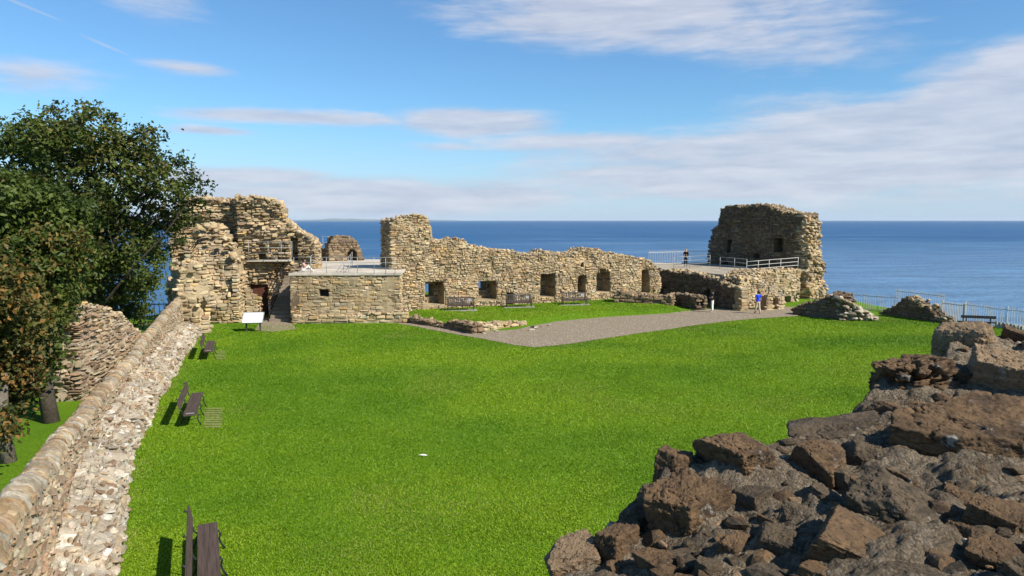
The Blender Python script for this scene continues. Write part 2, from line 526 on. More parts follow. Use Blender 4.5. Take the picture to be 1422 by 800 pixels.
class Wall:
    """straight ruined wall: front plane from p0 to p1, measured points given on that plane"""
    def __init__(self, p0, p1, thick, z0=0., relief=None):
        self.p0 = np.array(p0, float)[:2]; self.p1 = np.array(p1, float)[:2]
        d = self.p1 - self.p0; self.L = np.linalg.norm(d); self.d = d / self.L
        self.n = np.array([self.d[1], -self.d[0]]); self.t = thick; self.z0 = z0; self.relief = relief
        self.mb = MB(); self.ops = []

    def hit(self, px, py):
        r = ray(px, py); t = (self.n @ self.p0) / (self.n @ r[:2])
        P = r * t + np.array([0, 0, H])
        return (P[:2] - self.p0) @ self.d, P[2]

    def top_px(self, pts, seed=0, amp=.12):
        sz = sorted(self.hit(*p) for p in pts)
        self.ts = np.array([a for a, _ in sz]); self.tz = np.array([b for _, b in sz]); self.seed = seed; self.amp = amp
        return self

    def top_sz(self, pts, seed=0, amp=.12):
        self.ts = np.array([a for a, _ in pts], float); self.tz = np.array([b for _, b in pts], float); self.seed = seed; self.amp = amp
        return self

    def top(self, s):
        s = np.asarray(s, float)
        return np.interp(s, self.ts, self.tz) + self.amp * (n1(s.ravel() * 1.7, self.seed) + .7 * n1(s.ravel() * 4.1, self.seed + 5)).reshape(s.shape)

    def open_px(self, x0, y0, x1, y1, d, arch=0., stones=True):
        a = self.hit(x0, y1); b = self.hit(x1, y0)
        self.ops.append(dict(s0=a[0], s1=b[0], z0=a[1], z1=b[1], d=d, arch=arch, st=stones)); return self

    def slit(self, a, b, y0, y1):
        o = self.ops[-1]; x = 600
        zz = sorted((self.hit(x, y0)[1], self.hit(x, y1)[1]))
        self.ops.append(dict(s0=o['s0'] + a, s1=o['s0'] + b, z0=zz[0], z1=zz[1], d=9, arch=0, st=False, back=True)); return self

    def inop(self, o, s, z, pad=0):
        if pad:
            q = np.stack([s * 0 + o['s0'] * 3.1, z * 2.6, s * 0], -1).reshape(-1, 3)
            wl = (.09 * vnoise(q, 61)).reshape(np.shape(s)); wr = (.11 * vnoise(q + 5.7, 62)).reshape(np.shape(s))
            wt = (.10 * vnoise(np.stack([s * 2.2, s * 0 + o['z1'], s * 0], -1).reshape(-1, 3), 63)).reshape(np.shape(s))
        else: wl = wr = wt = 0
        i = (s > o['s0'] - pad + wl) & (s < o['s1'] + pad + wr) & (z > o['z0'] - pad) & (z < o['z1'] + pad + wt)
        if o['arch']:
            c = (o['s0'] + o['s1']) / 2; r = (o['s1'] - o['s0']) / 2
            zs = o['z1'] - r
            i &= ~((z > zs) & (((s - c) ** 2 + (z - zs) ** 2) > r * r))
        return i

    def M(self, s, z, n):
        s, z, n = map(lambda a: np.asarray(a, float), (s, z, n))
        if self.relief is not None:
            n = n + self.relief(s, z) * (n > -.6)
        xy = self.p0 + s[:, None] * self.d + n[:, None] * self.n
        return np.concatenate([xy, z[:, None]], 1)

    def build_mesh(self, pal='sand', h=(.16, .3), w=(.2, .6), prot=(-.02, .05), rnd=(.03, .22), big=None, cell=.22, ends=(True, True), end_prot=(-.05, .2), end_h=None, topr=.18, toppal=None, batter=0., endpal=None, irr=.12, back=False, topden=.8, core=.03, miss=.02, gap=.012):
        mb = self.mb; L = self.L
        zmax = self.tz.max() + .3
        se = np.unique(np.round(np.concatenate([np.linspace(0, L, max(2, int(L / cell) + 1))] + [[o['s0'], o['s1']] for o in self.ops]), 3))
        se = se[(se >= 0) & (se <= L)]
        ze = np.unique(np.round(np.concatenate([np.arange(self.z0, zmax + cell, cell)] + [[o['z0'], o['z1']] for o in self.ops]), 3))
        ze = ze[ze >= self.z0]
        dep = sorted({o['d'] for o in self.ops if o['d'] < self.t})
        ne = np.array([-core] + [-x for x in dep] + [-self.t])
        sc, zc = (se[1:] + se[:-1]) / 2, (ze[1:] + ze[:-1]) / 2
        SS, ZZ = np.meshgrid(sc, zc, indexing='ij')
        nl = len(ne) - 1
        occ = np.zeros((len(sc) + 2, len(zc) + 2, nl + 2), bool)
        for k in range(nl):
            m = ZZ < self.top(SS) - .06
            for o in self.ops:
                if o['d'] >= -ne[k + 1] - 1e-6 and not (o.get('back') and k == 0): m &= ~self.inop(o, SS, ZZ)
            occ[1:-1, 1:-1, k + 1] = m
        ns, nz, nn = len(se), len(ze), len(ne)
        A, B, Cc = np.meshgrid(np.arange(ns), np.arange(nz), np.arange(nn), indexing='ij')
        gs, gz, gn = se[A].ravel(), ze[B].ravel(), ne[Cc].ravel()
        V = self.M(gs + .05 * vnoise(np.stack([gs * 3, gz * 3, gn], 1), 1) * (1 if not self.ops else .3), gz, gn + .05 * vnoise(np.stack([gs * 2.3, gz * 2.3, gn], 1), 2))
        idx = lambda a, b, c: (a * nz + b) * nn + c
        Q = []
        I = np.argwhere(occ[1:-1, 1:-1, 1:-1])
        def emit(dx, dy, dz, corners):
            nb = occ[I[:, 0] + 1 + dx, I[:, 1] + 1 + dy, I[:, 2] + 1 + dz]
            J = I[~nb]
            if len(J): Q.append(np.stack([idx(J[:, 0] + a, J[:, 1] + b, J[:, 2] + c) for a, b, c in corners], 1))
        emit(-1, 0, 0, [(0, 0, 0), (0, 1, 0), (0, 1, 1), (0, 0, 1)]); emit(1, 0, 0, [(1, 0, 0), (1, 0, 1), (1, 1, 1), (1, 1, 0)])
        emit(0, -1, 0, [(0, 0, 0), (0, 0, 1), (1, 0, 1), (1, 0, 0)]); emit(0, 1, 0, [(0, 1, 0), (1, 1, 0), (1, 1, 1), (0, 1, 1)])
        emit(0, 0, -1, [(0, 0, 0), (1, 0, 0), (1, 1, 0), (0, 1, 0)]); emit(0, 0, 1, [(0, 0, 1), (0, 1, 1), (1, 1, 1), (1, 0, 1)])
        mc = np.array(MORT[pal]) * (1 + .25 * vnoise(V * 1.9, 3))[:, None]
        if Q: mb.add(V, np.concatenate(Q), None, mc)
        def fm(s, z):
            m = (s >= 0) & (s <= L) & (z < self.top(s))
            for o in self.ops:
                if not o.get('back'): m &= ~self.inop(o, s, z, .05)
            return m
        st_ = [np.asarray(q) for q in fill(fm, 0, L, self.z0, zmax, h, w, gap=gap, irr=irr)]
        if len(st_[0]):
            mz = vnoise(np.stack([st_[0] * .8, st_[1] * .8, st_[0] * 0], 1), 55) + .5
            kp = rng.random(len(st_[0])) > miss * 2 * np.clip(mz, 0, 1.2)
            st_ = [q[kp] for q in st_]
        stones(mb, self.M, *st_, pal=pal, prot=prot, rnd=rnd, big=big)
        if core > .065:
            stones(mb, self.M, *fill(fm, 0, L, self.z0, zmax, (.08, .18), (.1, .3), gap=.012, irr=.4), pal={'sand': 'tan'}.get(pal, pal), prot=(-core - .02, -core + .05), depth=.1, rnd=(.1, .45), tilt=.05)
        if back:
            def Mb(s, z, n): return self.M(s, z, -self.t - np.asarray(n))
            stones(mb, Mb, *fill(fm, 0, L, self.z0, zmax, (h[0] * 1.3, h[1] * 1.3), (w[0] * 1.3, w[1] * 1.3)), pal=pal, prot=prot, rnd=rnd)
        eh = end_h or h
        for e, on in ((0, ends[0]), (1, ends[1])):
            if not on: continue
            s_e = 0 if e == 0 else L; sg = -1 if e == 0 else 1
            zt = float(self.top(np.array([s_e]))[0])
            def Me(a, z, n, s_e=s_e, sg=sg, zt=zt):
                a, z, n = map(np.asarray, (a, z, n))
                k = np.clip((zt - z) / max(zt - self.z0, .1), 0, 1)
                wob = .18 * vnoise(np.stack([a * 1.1, z * 1.1, a * 0 + sg], 1), 9) if batter else 0
                nn_ = n + wob + batter * k
                xy = self.p0 + (s_e + sg * nn_)[:, None] * self.d - a[:, None] * self.n
                return np.concatenate([xy, z[:, None]], 1)
            fe = lambda a, z, zt=zt: (a >= 0) & (a <= self.t) & (z < zt)
            stones(mb, Me, *fill(fe, 0, self.t, self.z0, zt + .2, eh, (w[0], w[1] * .8), irr=.3), pal=(endpal if e == 1 and endpal else pal), prot=end_prot, rnd=(.1, .4), depth=.35 + batter, tilt=.06)
        for o in self.ops:
            if not o['st']: continue
            dd = min(o['d'], self.t)
            for side in (0, 1):
                sx = o['s0'] if side == 0 else o['s1']; sg = 1 if side == 0 else -1
                def Mj(a, z, n, sx=sx, sg=sg):
                    a, z, n = map(np.asarray, (a, z, n))
                    return self.M(sx + sg * n, z, -a)
                zt = o['z1'] - (o['arch'] and (o['s1'] - o['s0']) / 2)
                fj = lambda a, z, zt=zt: (a >= .05) & (a <= dd) & (z < zt)
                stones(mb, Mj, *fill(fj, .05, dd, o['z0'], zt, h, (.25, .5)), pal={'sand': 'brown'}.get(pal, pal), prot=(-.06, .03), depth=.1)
            if o['d'] < self.t:
                def Mk(s, z, n, d=o['d']): return self.M(s, z, np.asarray(n) - d)
                def fk(s, z, o=o):
                    m = self.inop(o, s, z)
                    for p in self.ops:
                        if p['d'] > o['d']: m &= ~self.inop(p, s, z)
                    return m
                stones(mb, Mk, *fill(fk, o['s0'], o['s1'], o['z0'], o['z1'], h, (.2, .5)), pal='dark', prot=(-.02, .04), depth=.1)  # recess backs take the darkened stone, painting in the shade
        if topr:
            P = []; R = []
            for s in np.arange(.05, L, topr * 1.25):
                for n in np.arange(-.08, -self.t, -topr * 1.3):
                    if random.random() < topden:
                        ss = np.clip(s + random.uniform(-.08, .08), 0, L)
                        P.append(self.M(np.array([ss]), self.top(np.array([ss])) + random.uniform(-.16, .05), np.array([n + random.uniform(-.06, .06)]))[0]); R.append(topr * random.uniform(.6, 1.25))
            blobs(mb, P, R, toppal or pal)
        return mb

# ------------------------------------------------------------------ ground
def seg_dist(P, poly):
    A = np.array(poly, float); B = np.roll(A, -1, 0)
    best = np.full(len(P), 1e9)
    for a, b in zip(A, B):
        ab = b - a; t = np.clip(((P - a) @ ab) / (ab @ ab), 0, 1)
        best = np.minimum(best, np.linalg.norm(P - (a + t[:, None] * ab), axis=1))
    return best

def inside(P, poly):
    A = np.array(poly, float); B = np.roll(A, -1, 0)
    c = np.zeros(len(P), bool)
    for (x1, y1), (x2, y2) in zip(A, B):
        k = (y1 > P[:, 1]) != (y2 > P[:, 1])
        c ^= k & (P[:, 0] < (x2 - x1) * (P[:, 1] - y1) / (y2 - y1 + 1e-12) + x1)
    return c

path_near = [G(*p)[:2] for p in [(552, 451), (575, 454), (600, 459), (640, 466), (680, 473), (715, 480), (745, 483), (800, 477), (880, 464), (980, 450), (1060, 442.5), (1108, 439)]]
path_far = [G(*p)[:2] for p in [(560, 446), (585, 447), (610, 451), (645, 457), (680, 460), (715, 458), (735, 453), (775, 445.5), (840, 440), (930, 435), (985, 428), (1112, 426)]]
raise_line = np.array([G(*p)[:2] for p in [(566, 440), (600, 447), (650, 453), (700, 455), (740, 451), (775, 445.5), (840, 440), (930, 435), (965, 433)]])

LAND = [(-75, -15), (60, -15), (60, 40), (36, 45.0), (32, 47.4), (30.6, 50), (30.6, 56), (29.5, 66), (24, 80), (14, 80), (10.5, 68), (-3, 61.5), (-7, 64), (-8, 70), (-24, 70), (-27, 52), (-75, 45)]

def tz(x, y):
    x = np.atleast_1d(np.asarray(x, float)); y = np.atleast_1d(np.asarray(y, float))
    P = np.stack([x, y], 1)
    yl = np.interp(x, raise_line[:, 0], raise_line[:, 1])
    k = sstep(0, 1.6, y - yl) * sstep(raise_line[0, 0] - .6, raise_line[0, 0] + .3, x) * (1 - sstep(11.5, 14.5, x))
    z = .34 * k
    z = z + .05 * vnoise(np.stack([x * .12, y * .12, x * 0], 1), 4) * sstep(10, 16, y)
    d = np.where(inside(P, LAND), 0, seg_dist(P, LAND))
    z = z - 17 * sstep(0, 7, d)
    return z

def gz(p): return float(tz(p[0], p[1])[0])

def make_ground():
    xs = np.arange(-90, 70.1, .5); ys = np.arange(-20, 95, .5)
    X, Y = np.meshgrid(xs, ys, indexing='ij')
    Z = tz(X.ravel(), Y.ravel())
    mb = MB(); ny = len(ys)
    a = (np.arange(len(xs) - 1)[:, None] * ny + np.arange(ny - 1)[None]).ravel()
    mb.add(np.stack([X.ravel(), Y.ravel(), Z], 1), np.stack([a, a + ny, a + ny + 1, a + 1], 1))
    tag(mb.build('lawn', M['lawn'], smooth=True), kind='structure')

def resample(pts, n):
    pts = np.array(pts, float)
    d = np.concatenate([[0], np.cumsum(np.linalg.norm(np.diff(pts, axis=0), axis=1))])
    t = np.linspace(0, d[-1], n)
    return np.stack([np.interp(t, d, pts[:, k]) for k in range(pts.shape[1])], 1)

def loft(name, A, B, mat, n=160, m=14, dz=.012, wob=.12, kind='structure'):
    # A and B have matching control points
    A = np.array(A); B = np.array(B)
    tA = np.linspace(0, 1, n); t0 = np.linspace(0, 1, len(A))
    a = np.stack([np.interp(tA, t0, A[:, k]) for k in (0, 1)], 1); b = np.stack([np.interp(tA, t0, B[:, k]) for k in (0, 1)], 1)
    a[:, 1] += wob * n1(np.arange(n) * .35, 21); b[:, 1] += wob * n1(np.arange(n) * .35, 22)
    V = []
    for k in range(m):
        f = k / (m - 1); V.append(a * (1 - f) + b * f)
    V = np.stack(V, 1).reshape(-1, 2)
    z = tz(V[:, 0], V[:, 1]) + dz
    q = (np.arange(n - 1)[:, None] * m + np.arange(m - 1)[None]).ravel()
    mb = MB(); mb.add(np.concatenate([V, z[:, None]], 1), np.stack([q, q + m, q + m + 1, q + 1], 1), col=(.3, .27, .2))
    return tag(mb.build(name, mat, smooth=True), kind=kind)

make_ground()
loft('gravel_path', path_near, path_far, M['gravel'], dz=.02)
# little gravel apron in front of the stair
loft('gravel_apron', [G(*p)[:2] for p in [(353, 459.5), (378, 461.5), (412, 458)]], [G(*p)[:2] for p in [(366, 442), (385, 441), (402, 446)]], M['gravel'], 40, 8, .022, .1)

# sea
mb = MB(); R_ = 60000.
xs = np.array([-R_, -2000, -300, 300, 2000, R_]); ys = np.array([-R_, -500, 40, 400, 3000, R_])
Xg, Yg = np.meshgrid(xs, ys, indexing='ij')
a = (np.arange(5)[:, None] * 6 + np.arange(5)[None]).ravel()
mb.add(np.stack([Xg.ravel(), Yg.ravel(), np.full(36, -15.)], 1), np.stack([a, a + 6, a + 7, a + 1], 1))
tag(mb.build('sea', M['sea']), kind='structure')
# far coast
m, nt, b = new_mat('far_coast'); b.inputs['Base Color'].default_value = (.09, .11, .07, 1); b.inputs['Roughness'].default_value = 1
M['coast'] = m
mb = MB()
for (pa, pb, hh, YY) in [(392, 640, 105, 36000.), (430, 520, 150, 38000.)]:
    xa, xb = (pa - CX) / 995 * YY, (pb - CX) / 995 * YY
    n = 80; t = np.linspace(0, 1, n); top = -15 + hh * (np.sin(t * np.pi) ** .6) * (.75 + .25 * n1(t * 9, 3))
    x = xa + (xb - xa) * t
    rows = [np.stack([x, np.full(n, YY - 900), np.full(n, -16.)], 1), np.stack([x, np.full(n, YY), top], 1), np.stack([x, np.full(n, YY + 2500), np.full(n, -16.)], 1)]
    V = np.concatenate(rows); q = []
    for r in (0, 1):
        for k in range(n - 1): q.append([r * n + k, r * n + k + 1, (r + 1) * n + k + 1, (r + 1) * n + k])
    mb.add(V, q)
tag(mb.build('far_hills', M['coast'], smooth=True), kind='structure')
m = bpy.data.materials.new('sea_air'); m.use_nodes = True
nt = m.node_tree; nt.nodes.remove(nt.nodes['Principled BSDF'])
pv = nt.nodes.new('ShaderNodeVolumePrincipled'); pv.inputs['Color'].default_value = (.80, .90, 1, 1); pv.inputs['Density'].default_value = 2.0e-5
nt.links.new(pv.outputs[0], nt.nodes['Material Output'].inputs['Volume'])
mb = MB(); mb.box((0, 0, 81.), (66000, 66000, 115)); tag(mb.build('haze', m), kind='stuff')

# ------------------------------------------------------------------ main curtain wall
def curtain():
    p0 = np.array(XY(545, 52.4)); ang = math.radians(27)
    dr = np.array([math.cos(ang), math.sin(ang)])
    W = Wall(p0, p0 + dr, 2.6, -.3)
    s_end = W.hit(917, 400)[0]
    W = Wall(p0, p0 + dr * s_end, 2.6, -.3, relief=lambda s, z: .10 * vnoise(np.stack([s * .7, z * .7, s * 0], 1), 31) + .05 * vnoise(np.stack([s * 1.9, z * 1.9, s * 0], 1), 32))
    W.top_px([(545, 305), (556, 305), (566, 300), (592, 300), (597, 310), (600, 328), (606, 335), (620, 336), (630, 333), (646, 333), (652, 341), (672, 345), (700, 348), (722, 353), (738, 356), (752, 351), (762, 350), (775, 353), (800, 352), (816, 347), (832, 346), (842, 352), (865, 355), (890, 358), (905, 364), (913, 372), (917, 385)], 3, .15)
    W.open_px(591, 391, 617, 424, 1.35); W.slit(.3, 1.2, 396, 414)
    W.open_px(665, 390, 690, 417, 1.35); W.slit(.55, 1.3, 392, 408)
    W.open_px(704, 406, 713, 424, 1.0)
    W.open_px(751, 379, 771, 413, 1.6)
    W.open_px(803, 382, 815, 407, 1.3); W.open_px(806, 364, 811, 371, .7)
    W.open_px(829, 378, 848, 406, 1.3); W.open_px(834, 373, 843, 380, .9)
    W.open_px(891, 374, 902, 407, 1.4)
    mb = W.build_mesh('sand', (.09, .21), (.11, .36), (-.025, .035), (.03, .3), (.08, .13), ends=(True, True), end_prot=(-.05, .18), topr=.15, topden=.65, irr=.35, core=.07, miss=.07)
    o = mb.build('curtain_wall', M['sand'])
    tag(o, 'long sunlit sandstone curtain wall with recessed openings, tallest block at its left end', 'wall')
curtain()

# ------------------------------------------------------------------ terrace building on the left
def terrace():
    root = empty('terrace_building', (*XY(480, 48.8), 0))
    inv = root.location
    def put(o):
        o.parent = root; o.matrix_parent_inverse.identity(); o.location = (-inv[0], -inv[1], -inv[2]); return o
    a, b_ = XY(403, 48.6), XY(556, 48.9)
    W = Wall(a, b_, 1.0, -.1).top_sz([(0, 3.28), (9, 3.28)], 1, 0.0)
    W.open_px(443, 401, 456.5, 412, .75, stones=False)
    mb = W.build_mesh('sand', (.13, .26), (.16, .5), (-.015, .02), (.02, .12), (.03, .06), ends=(True, True), end_prot=(-.03, .05), topr=0, core=.022, miss=.03, irr=.2)
    # projecting plinth
    W2 = Wall(XY(405, 48.35), XY(566, 48.55), .5, -.15).top_sz([(0, .62), (3, .55), (6.3, .75), (7.8, .85)], 2, .06)
    W2.build_mesh('sand', (.16, .3), (.25, .8), (-.03, .08), (.05, .25), topr=.12, topden=.6)
    o = mb.build('front_wall', M['sand']); put(o)
    put(W2.mb.build('plinth', M['sand']))
    # pale paved deck
    mb = MB()
    zt = 3.42
    poly = [(a[0] - .06, a[1] - .08), (b_[0] + .05, b_[1] - .08), (-7.9, 53.5), (-9.8, 57.2), (-9.5, 66.5), (-19.5, 66.5), (-18.0, 56), (a[0] - .06, 53.2)]
    n = len(poly)
    V = [(x, y, zt) for x, y in poly] + [(x, y, zt - .14) for x, y in poly]
    V = np.array(V); c = np.array([[x, y, zt] for x, y in [np.mean(poly, axis=0)]])
    mb.add(np.concatenate([V, c]), [[k, n + k, n + (k + 1) % n, (k + 1) % n] for k in range(n)], [[k, (k + 1) % n, 2 * n] for k in range(n)], (.52, .46, .37))
    put(mb.build('paved_deck', M['paving']))
    # mass under the deck
    mb = MB()
    pin = [(a[0] + .1, a[1] + .98), (b_[0] - .1, b_[1] + .98), (-8.3, 53.5), (-10.1, 57.2), (-9.8, 66), (-19.0, 66), (-17.6, 56), (a[0] + .1, 53.0)]
    V = np.array([(x, y, zt - .15) for x, y in pin] + [(x, y, -.3) for x, y in pin])
    mb.add(V, [[k, n + k, n + (k + 1) % n, (k + 1) % n] for k in range(n)], col=(.3, .25, .17))
    Ws = Wall((a[0], 53.2), a, .6, -.1).top_sz([(0, 3.28), (5, 3.28)], 4, 0)   # side of the block, along the stair
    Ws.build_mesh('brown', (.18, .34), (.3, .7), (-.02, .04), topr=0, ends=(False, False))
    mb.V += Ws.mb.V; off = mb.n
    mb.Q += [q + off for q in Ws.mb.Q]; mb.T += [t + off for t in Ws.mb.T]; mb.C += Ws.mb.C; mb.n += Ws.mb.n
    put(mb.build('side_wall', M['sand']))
    mbw = MB(); s, z = W.hit(449, 407)
    P = W.M(np.array([s]), np.array([z]), np.array([-.55]))[0]
    mbw.box(P + np.array([0, .1, 0]), (.5, .03, .42), col=(.02, .02, .02)); put(mbw.build('window_dark_panel', M['black_metal']))  # black panel stands in for the darkness of the open window recess
    tag(root, 'squat sandstone block with a single small square window under a pale paved terrace', 'building')
terrace()

def railing(name, pts, z_of, label, group, posts=None, h=1.1, rails=(.35, .72, 1.08), mat='metal', th=.034, cat='railing'):
    """pts: world polyline XY; posts at each point"""
    p0 = pts[0]
    root = empty(name, (p0[0], p0[1], z_of(p0)))
    L = np.array([p0[0], p0[1], z_of(p0)])
    for p in pts:
        b = np.array([p[0], p[1], z_of(p)]) - L
        mb = MB(); mb.tube([b, b + (0, 0, h)], th / 2 * 1.15, 6); mb.build('post', M[mat], root, True)
    for r in rails:
        mb = MB()
        mb.tube([np.array([p[0], p[1], z_of(p) + r]) - L for p in pts], th / 2, 6)
        mb.build('rail', M[mat], root, True)
    tag(root, label, cat, group)
    return root

RG = 'metal railings round the terraces'
zf = lambda p: 3.42
rail_px = [(409, 0), (432, 0), (454, 0), (478, 0), (497, 0), (520, 0), (536, 0), (549, 0)]
railing('railing', [XY(x, 48.75) for x, _ in rail_px], zf, 'grey three rail railing along the front edge of the left terrace', RG)
railing('railing', [XY(433, 51.0), XY(441, 56), XY(447, 60)], zf, 'grey railing running back across the left terrace beside the seated person', RG)
railing('railing', [XY(485, 49.6), XY(488, 53), XY(490, 57.5)], zf, 'short grey railing set back on the left terrace before the pointed ruin', RG)

# rear ruins on the terrace
W = Wall(XY(402, 62.0), XY(441, 66.5), 1.2, 3.2)
W.top_px([(402, 318), (412, 320), (424, 324), (433, 329), (438, 336), (442, 348)], 7, .1)
tag(W.build_mesh('brown', (.15, .3), (.2, .5), (-.03, .06), topr=.16).build('ruined_wall', M['sand']), 'brown ruined wall stepping down beside the tall ruin at the back of the terrace', 'wall')
W = Wall(XY(458, 63.0), XY(508, 64.5), 1.5, 3.2)
W.top_px([(454, 352), (459, 334), (465, 329), (478, 328), (488, 329), (496, 334), (500, 345), (504, 358), (509, 372)], 8, .1)
W.open_px(483, 346, 496, 372, 1.2, arch=.5)
tag(W.build_mesh('brown', (.15, .3), (.2, .55), (-.03, .07), topr=.17).build('ruined_wall', M['sand']), 'isolated pointed ruin with a dark arched hollow at the back of the terrace', 'wall')
W = Wall(XY(440, 65.5), XY(460, 65.0), .8, 3.0).top_px([(440, 346), (460, 347)], 9, .05)
W.build_mesh('brown', (.15, .3), (.2, .5), topr=.14)
tag(W.mb.build('low_wall', M['sand']), 'low dark wall closing the gap between two ruins at the back of the terrace', 'wall')
railing('railing', [XY(441, 65.2), XY(450, 65.1), XY(459, 65.0)], lambda p: 4.0, 'small grey railing across the sea gap between the terrace ruins', RG, h=1.6, rails=(.5, 1.0, 1.55))

# ------------------------------------------------------------------ left tower ruin
def tower_ruin():
    root = empty('ruined_tower', (*XY(340, 50), 0)); L = np.array(root.location)
    def put(o): o.parent = root; o.location = -Vector(L); return o
    # right slab with the door
    rel = lambda s, z: .28 * vnoise(np.stack([s * .55, z * .8, s * 0], 1), 41) + .16 * vnoise(np.stack([s * 1.4, z * 1.7, s * 0], 1), 42) + .25 * (z > 4.3)
    W = Wall(XY(334, 52.3), XY(440, 53.3), 3.0, -.2, rel)
    W.top_px([(334, 276), (340, 272), (352, 273), (366, 275), (378, 279), (390, 285), (393, 297), (398, 308), (405, 313), (413, 319), (422, 325), (432, 331), (440, 340)], 11, .12)
    W.open_px(348.5, 395, 371, 441, .7, stones=True)
    W.open_px(358.5, 350, 369, 361, .9); W.open_px(378, 351, 386, 355, .5)
    W.open_px(404, 330, 413, 362, .9)
    mb = W.build_mesh('sand', (.11, .28), (.14, .5), (-.06, .12), (.05, .4), (.15, .25), end_prot=(-.05, .3), topr=.22, irr=.45, core=.16, miss=.16, gap=.02)
    put(mb.build('door_wall', M['sand']))
    # door leaf
    s, z = W.hit(359.5, 420); P = W.M(np.array([s]), np.array([z]), np.array([-.62]))[0]
    mbd = MB(); ax = np.array([[*W.d, 0], [*W.n, 0], [0, 0, 1]])
    for k in range(6):
        mbd.box(P + np.array([*(W.d * (k - 2.5) * .19), 0]), (.092, .03, 1.22), ax)
    d = put(mbd.build('door', M['door']))
    mbh = MB(); mbh.box(P + np.array([*(W.d * .3 + W.n * .06), 0]), (.03, .03, .1), ax); h = mbh.build('handle', M['black_metal']); h.parent = d
    # low stone jamb in front of the left half of the door
    Wj = Wall(XY(341, 51.2), XY(358.0, 51.35), 1.0, -.1).top_sz([(0, 2.1), (.4, 1.75), (.9, 1.6)], 1, .02)
    Wj.build_mesh('sand', (.18, .34), (.25, .5), (-.01, .02), topr=0); put(Wj.mb.build('jamb', M['sand']))
    # pale ledge at first floor level
    mb = MB(); s0, z0 = W.hit(345, 362); s1, _ = W.hit(405, 362)
    A = W.M(np.array([s0, s1]), np.array([z0, z0]), np.array([.15, .15]))
    mb.bar(A[0], A[1], .8, .1, col=(.5, .46, .38)); put(mb.build('ledge', M['paving']))
    # left slab, set back
    rel2 = lambda s, z: .35 * vnoise(np.stack([s * .5, z * .7, s * 0], 1), 51) + .18 * vnoise(np.stack([s * 1.3, z * 1.6, s * 0], 1), 52) - .3 * (z > 5.9)
    W = Wall(XY(240, 52.0), XY(337, 52.9), 3.0, -.2, rel2)
    W.top_px([(240, 300), (250, 280), (262, 275), (280, 275), (300, 276), (316, 277), (330, 274), (337, 274)], 13, .14)
    mb = W.build_mesh('sand', (.12, .30), (.16, .6), (-.06, .1), (.05, .4), (.18, .3), ends=(True, True), topr=.24, irr=.45, core=.18, miss=.18, gap=.02)
    put(mb.build('back_wall', M['sand']))
    # thick lower mass in front of it
    rel3 = lambda s, z: .3 * vnoise(np.stack([s * .7, z * .8, s * 0], 1), 61) + .12 * vnoise(np.stack([s * 1.7, z * 1.9, s * 0], 1), 62) - 3.0 * (np.clip(z, 0, 8) / 7) ** 1.7
    W = Wall(XY(258, 48.2), XY(330, 48.8), 4.2, -.3, rel3)
    W.top_px([(258, 335), (268, 322), (280, 312), (296, 318), (308, 330), (318, 345), (325, 365), (330, 385)], 15, .3)
    mb = W.build_mesh('sand', (.14, .32), (.18, .6), (-.04, .08), (.05, .35), (.12, .2), ends=(True, True), end_prot=(-.02, .06), topr=.3, irr=.4, core=.12, miss=.1)
    put(mb.build('lower_wall', M['sand']))
    # rough pier where the boundary wall joins
    rel4 = lambda s, z: .3 * vnoise(np.stack([s * .9, z * .9, s * 0], 1), 71) - .5 * np.exp(-((z - 1.5) / .5) ** 2) * (s > 1.2)
    W = Wall(XY(246, 43.5), XY(289, 44.6), 2.6, -.3, rel4)
    W.top_px([(246, 396), (250, 378), (258, 368), (268, 365), (280, 366), (287, 372), (290, 380)], 16, .06)
    mb = W.build_mesh('sand', (.18, .34), (.25, .7), (-.04, .12), (.1, .4), (.15, .2), ends=(True, True), end_prot=(-.05, .25), topr=.24, irr=.35)
    put(mb.build('pier', M['sand']))
    tag(root, 'tall ragged ruined sandstone tower beside the tree, with a low red-brown door', 'ruin')
tower_ruin()

# stair
def stair():
    a = np.array(XY(371, 49.2)); b = np.array(XY(402, 49.2)); n = 15
    root = empty('stone_staircase', (*((a + b) / 2), 0)); L = np.array(root.location)
    for k in range(n):
        y0 = 49.2 + k * .30; z = (k + 1) * 3.42 / n
        mb = MB(); w = (b[0] - a[0]) / 2 - .06
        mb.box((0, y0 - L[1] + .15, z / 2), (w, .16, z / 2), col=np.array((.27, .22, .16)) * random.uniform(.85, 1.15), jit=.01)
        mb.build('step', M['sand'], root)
    tag(root, 'shadowed flight of stone steps between the brown door and the terrace block', 'stairs')
    pts = [(a[0], 49.3), (a[0], 53.6), (a[0] + 1.2, 54.2)]
    pts = [(a[0] + .05, 49.3), (a[0] + .05, 50.8), (a[0] + .05, 52.2), (a[0] + .05, 53.7), (b[0] + .1, 53.8)]
    railing('railing', pts, lambda p: np.clip((p[1] - 49.2) / 4.5, 0.03, 1) * 3.42, 'dark stair handrail climbing from the door to the terrace', RG, mat='black_metal', th=.06)
stair()
railing('railing', [XY(347, 51.6), XY(374, 51.8), XY(392, 52.0), XY(407, 52.1)], lambda p: 4.15, 'thin grey railing on the ledge above the brown door', RG, h=1.35, rails=(.5, .9, 1.3))

# ------------------------------------------------------------------ boundary wall on the left
foot_px = [(168, 800), (170.5, 742), (173, 700), (181, 666), (197, 605.6), (212, 582), (221, 555), (244, 519), (256, 500), (264, 482), (280, 464)]
FOOT = np.array([G(*p)[:2] for p in foot_px])
d0 = FOOT[0] - FOOT[3]; d0 /= np.linalg.norm(d0)
FOOT = np.concatenate([[FOOT[0] + d0 * 7.], FOOT])
FOOT = resample(FOOT, 60)
